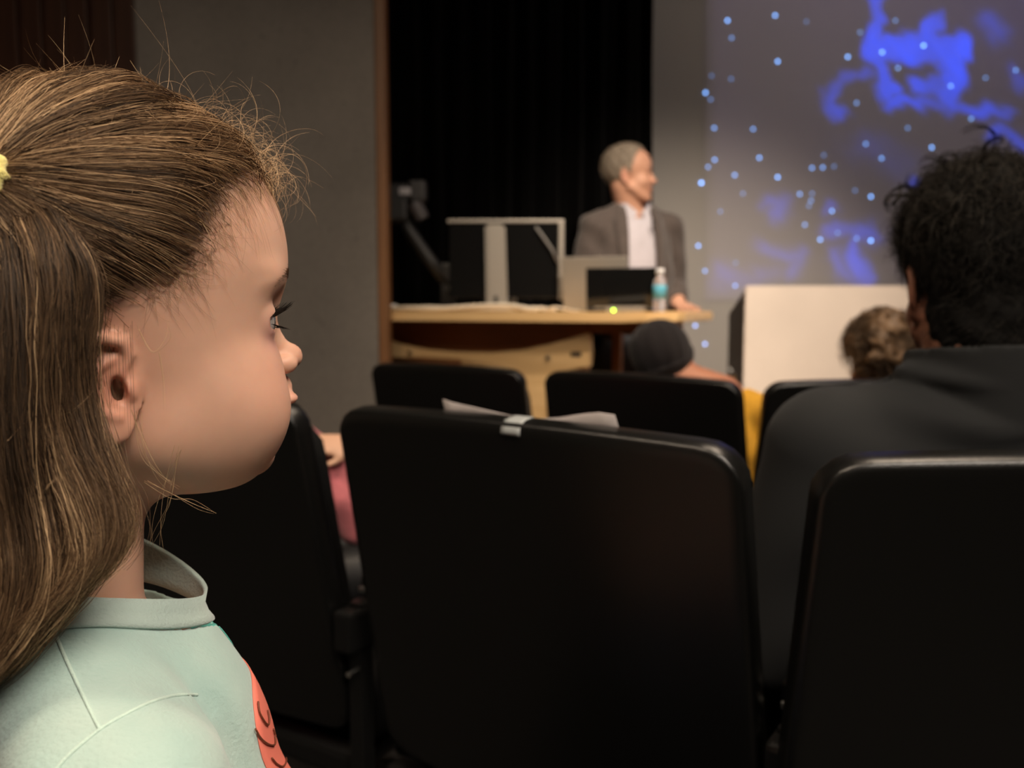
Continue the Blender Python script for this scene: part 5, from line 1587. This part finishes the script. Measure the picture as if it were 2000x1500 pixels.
def b_hat(p):
    q = bh_(p) * np.float32(1.12); s = q.copy(); s[:, 1] = np.abs(s[:, 1])
    d = s_ell(s, (-.3, 0, 4.6), (10.6, 8.6, 9.3), 2.1) + .12 * np.sin(2.6 * np.arctan2(s[:, 1], s[:, 0]) * 6)
    d = np.maximum(d, -(s[:, 2] - np.interp(s[:, 0], [-10, 0, 10], [-4.5, -1.5, 3.5])))
    br = np.maximum(np.abs(s_ell(s, (-.3, 0, 4.0), (10.8, 8.8, 9.2), 2.1)) - .35, np.abs(s[:, 2] - np.interp(s[:, 0], [-10, 0, 10], [-3.0, 0, 5.0])) - 1.8)
    return np.minimum(d, br) / 112
vs, fs = sdf_mesh(b_hat, b_head - .17, b_head + .17, .005)
mesh_obj('beanie', vs, fs, simple('dark_knit', (.012, .008, .009), .9, sheen=.12, bump=(260, .7)), bp_s, label='dark knitted beanie')
bm = bmesh.new(); bm_tube(bm, [at(1424, 718, 1.985), at(1430, 728, 1.98), at(1436, 738, 1.985)], .0045, 8); bm_obj('necklace', bm, M_STRIP, bp_s, smooth=True)
seat_legs(bp_s, (bt_, btw_), b_neck[2], .44, M_JEAN, .85, SLOPE_Z)

# ---------------------------------------------------------------- curly-haired child, next row
c_head = at(1722, 722, 1.90)
chh_, chw_ = frame(c_head, math.radians(88))
c_neck = c_head + np.array([0, -.02, -.11])
ct_, ctw_ = frame(c_neck, math.radians(88))
cp_s = thing('person', (float(c_neck[0]), float(c_neck[1]), SLOPE_Z), 'child with tousled light brown curls seen from behind beside the lectern', 'person')
C_AR = [((0, 10 * k, -5), (3, 13 * k, -22), (18, 8 * k, -24)) for k in (1, -1)]
def c_body(p):
    q = chh_(p) * np.float32(1.15); d = adult_head(q) / 1.15
    t = ct_(p)
    d = smin(d, s_cap(t, (-1, 0, 6), (0, 0, -3), 4.2, 4.4), 1.4)
    d = smin(d, s_ell(t, (1, 0, -16), (6.5, 8.5, 15)), 2.5)
    for a in C_AR: d = smin(d, s_chain(t, a, [3.2, 2.6, 2.1]), 1)
    d = d / 100
    for a in C_AR: d = smin(d, hand_sdf(p, ctw_(a[2]), ctw_((26, a[2][1] * .6, -25)) - ctw_(a[2]), (0, 0, 1), .68, .5), .004)
    return d
vs, fs = sdf_mesh(c_body, c_neck + np.array([-.2, -.15, -.30]), c_neck + np.array([.2, .30, .28]), .006)
o = mesh_obj('body', vs, fs, skin_mat('child_skin', (.55, .30, .2), sss=0.0), cp_s); tints(o, chh_(vs.astype(np.float32)))
def c_top(p):
    t = ct_(p); d = s_ell(t, (1, 0, -18), (8.6, 10.5, 17), 2.3)
    for k in (-1, 1): d = smin(d, s_cap(t, (-.5, 3 * k, -3.5), (0, 9.5 * k, -5.5), 3.2, 3.8), 2)
    for a in C_AR: d = smin(d, s_chain(t, a, [4.3, 3.6, 2.9]), 1)
    d = np.maximum(d, -(np.linalg.norm(t[:, :2] / np.array([4.9, 5.0]), axis=1) - 1) * 5)
    d = np.maximum(d, -33 - t[:, 2])
    for a in C_AR: d = np.maximum(d, -(nrm(t - np.array(a[2]) - np.array([3, 0, 0])) - 3.8))
    return d / 100
vs, fs = sdf_mesh(c_top, c_neck + np.array([-.22, -.18, -.36]), c_neck + np.array([.22, .26, .04]), .007)
mesh_obj('sweater', vs, fs, simple('dark_sweater', (.03, .025, .03), .9), cp_s)
def c_hair_b(q): return s_ell(q, (-.5, 0, 5.6), (9.6, 7.9, 8.6), 2.1)
CURLS = []
for d_ in unit(rg.normal(0, 1, (150, 3)) * np.array([1, 1, 1]) + np.array([-.5, 0, .35])):
    r_ = rad_from_sdf(c_hair_b)(d_[None])[0] - .15; p_ = np.array([0, 0, 5.0]) + d_ * r_
    s_ = np.cross(d_, rg.normal(0, 1, 3)); s_ /= np.linalg.norm(s_); s2_ = np.cross(d_, s_)
    CURLS.append((p_, p_ + s_ * 1.7 + s2_ * .5 + d_ * .35, p_ + s_ * 2.3 + s2_ * 1.9 - d_ * .2))
CURLS = CURLS[:80]
def c_hair(p):
    q = chh_(p) * np.float32(1.05); s = q.copy(); s[:, 1] = np.abs(s[:, 1])
    d = c_hair_b(s) + .9 * np.sin(1.05 * q[:, 0] + .8 * q[:, 1]) * np.sin(.95 * q[:, 2] + .9 * q[:, 1] + .7) + .3 * np.sin(2.3 * q[:, 1] + 1.7 * q[:, 2])
    d = d + .5
    for a_, b_, c_ in CURLS: d = smin(d, np.minimum(s_cap(q, a_, b_, .85, .8), s_cap(q, b_, c_, .8, .6)), .25)
    cut = s[:, 2] - np.interp(s[:, 0], [-12, -4, -2, 0, 3, 6, 10], [-6.5, -6, -3, 1.5, 2.5, 6.5, 8])
    return smax(d, -cut * .8, .8) / 105
vs, fs = sdf_mesh(c_hair, c_head + np.array([-.14, -.14, -.1]), c_head + np.array([.14, .14, .18]), .0045)
mesh_obj('hair', vs, fs, simple('brown_curl_mass', (.17, .10, .052), .55, noise=(22, .7), bump=(60, 1.0)), cp_s)
st = strand_cloud(lambda q: chw_(np.asarray(q) / 1.05), rad_from_sdf(c_hair_b), 1100, 3.2, .4, rg, lambda p: (p[:, 2] - np.interp(p[:, 0], [-12, -4, -2, 0, 3, 6, 10], [-6.5, -6, -3, 1.5, 2.5, 6.5, 8])) > .2, freq=2.2, n=14, rise=.3, down=.35)
csh = np.clip(.45 + .38 * lownoise((np.array([x_[0] for x_ in st]) - c_head) * 55, 31)[:, 0] + rg.normal(0, .1, len(st)), 0, 1)
hair_obj('hair_strands', st, .0007, hair_mat('brown_curls', (.030, .016, .008), (.56, .38, .23), .3, mid=(.19, .115, .06)), cp_s, shade=csh)
seat_legs(cp_s, (ct_, ctw_), c_neck[2], .46, M_JEAN, .7, SLOPE_Z)

# ---------------------------------------------------------------- person in the pink top between the chairs
k_neck = at(430, 790, 1.50)
kt_, ktw_ = frame(k_neck, math.radians(36))
k_head = k_neck + np.array([.01, .015, .095])
kh_, kw_ = frame(k_head, math.radians(40))
kp = thing('person', (float(k_neck[0]), float(k_neck[1]), 0), 'person in dusty pink top with folded arms glimpsed beyond the girl\'s chin', 'person')
K_AR = [((0.5, 13 * k, -6.0), (5.0, 16.5 * k, -25), (14, 2 * k, -21)) for k in (1, -1)]
K_SH = ktw_((0.5, -13, -6))
def k_body(p):
    q = kh_(p) * np.float32(1.1); d = adult_head(q) / 1.1
    t = kt_(p)
    d = smin(d, s_cap(t, (-1, 0, 7), (0, 0, -3), 4.6, 5.0), 1.4)
    d = smin(d, s_ell(t, (1, 0, -18), (7.5, 10.5, 17)), 2.5)
    for a in K_AR: d = smin(d, s_chain(t, a, [3.8, 3.2, 2.6]), 1)
    d = d / 100
    w_ = at(652, 872, 1.36)
    d = smin(d, hand_sdf(p, at(690, 872, 1.37), at(600, 866, 1.35) - at(690, 872, 1.37), at(650, 800, 1.30) - at(650, 872, 1.37), .60, .5), .003)
    return d
P_ = np.array([k_head, k_neck, at(690, 872, 1.37)])
vs, fs = sdf_mesh(k_body, P_.min(0) - np.array([.20, .2, .30]), P_.max(0) + np.array([.22, .25, .18]), .0055)
o = mesh_obj('body', vs, fs, skin_mat('pink_person_skin', (.62, .36, .24), sss=0.0), kp); tints(o, kh_(vs.astype(np.float32)))
def k_top(p):
    t = kt_(p); d = s_ell(t, (1, 0, -21), (10, 12.5, 20), 2.3)
    for k in (-1, 1): d = smin(d, s_cap(t, (-.5, 3.5 * k, -3.5), (0.3, 12 * k, -6.0), 3.6, 4.6), 2)
    for a in K_AR: d = smin(d, s_chain(t, a, [5.2, 4.4, 3.6]), 1)
    # near sleeve reaching across the gap between the chairs
    sl = s_chain(p, [at(585, 845, 1.42), at(628, 900, 1.40), at(668, 985, 1.38), at(700, 1020, 1.38)], [.026, .036, .040, .036]) * 100
    d = smin(d, sl, 1.2)
    d = d + .4 * np.sin(.8 * t[:, 2] + .3 * t[:, 0])
    d = np.maximum(d, -(np.linalg.norm(t[:, :2] / np.array([5.6, 5.6]), axis=1) - 1) * 5.6)
    d = np.maximum(d, -40 - t[:, 2])
    return d / 100
vs, fs = sdf_mesh(k_top, k_neck + np.array([-.26, -.28, -.44]), k_neck + np.array([.34, .30, .04]), .006)
mesh_obj('pink_top', vs, fs, simple('dusty_pink_knit', (.40, .105, .12), .85, sheen=.25, noise=(50, .2)), kp)
def k_hair(p):
    q = kh_(p) * np.float32(1.08); s = q.copy(); s[:, 1] = np.abs(s[:, 1])
    cut = s[:, 2] - np.interp(s[:, 0], [-12, -4, -2, 0, 3, 6, 10], [-7, -6, -3, 1.5, 2.5, 6.5, 8])
    return smax(s_ell(s, (-.4, 0, 5.5), (9.9, 7.8, 8.4), 2.1), -cut * .8, .8) / 108
vs, fs = sdf_mesh(k_hair, k_head - .16, k_head + .18, .007)
mesh_obj('hair', vs, fs, simple('dark_brown_hair_mass', (.04, .024, .014), .6, bump=(120, 1)), kp)
seat_legs(kp, (kt_, ktw_), k_neck[2], .46, M_BLACK, .85)

# the girl's legs and hands below the frame
def g_low(p):
    t = t_loc(p)
    d = s_ell(t, (1.0, 0, (.56 - G_N[2]) * 100), (8.5, 11, 10))
    for k in (-1, 1):
        d = smin(d, s_chain(t, [(4, 6 * k, (.54 - G_N[2]) * 100), (32, 7.5 * k, (.53 - G_N[2]) * 100), (35, 7.5 * k, (.22 - G_N[2]) * 100)], [6.2, 5.2, 3.8]), 2)
    return d / 100
P_ = np.array([t_wld((-10, -14, (.2 - G_N[2]) * 100)), t_wld((42, -14, (.2 - G_N[2]) * 100)), t_wld((-10, 14, 0)), t_wld((42, 14, (.7 - G_N[2]) * 100))])
lo_, hi_ = P_.min(0) - .08, P_.max(0) + .08
vs, fs = sdf_mesh(g_low, (lo_[0], lo_[1], .12), (hi_[0], hi_[1], .72), .011)
mesh_obj('leggings', vs, fs, simple('navy_leggings', (.03, .04, .07), .9), girl)
for k in (-1, 1):
    bm = bmesh.new(); bm_sphere(bm, (0, 0, 0), 1.0, 14, 8)
    for v in bm.verts:
        x, y, z = v.co; v.co = Vector(t_wld((38 + x * 9, 7.5 * k + y * 3.6, (.20 - G_N[2]) * 100 + max(z, -.8) * 4)))
    bm_obj('shoe', bm, simple('white_shoe', (.6, .6, .6), .6), girl, smooth=True)
for k in (-1, 1):
    a = [(2.5, 12.6 * k, -20.0), (14, 9 * k, -25), (20, 6 * k, -25.5)]
    def f(p):
        return np.minimum(s_chain(t_loc(p), a, [2.7, 2.2, 1.9]) / 100, 1e3)
    w_, d_ = t_wld(a[2]), t_wld((26, 5 * k, -26)) - t_wld(a[2])
    fn = lambda p: smin(f(p), hand_sdf(p, w_, d_, (0, 0, 1), .62, .5), .004)
    P_ = np.array([t_wld(x) for x in a] + [t_wld((32, 4 * k, -26))])
    vs, fs = sdf_mesh(fn, P_.min(0) - .06, P_.max(0) + .06, .0035)
    o = mesh_obj('forearm', vs, fs, M_GSKIN, girl); vert_color(o, 'tint', np.ones((len(vs), 3)))

for o_ in (mp, bp_s, cp_s, kp): o_['group'] = 'audience seated in front of the girl'
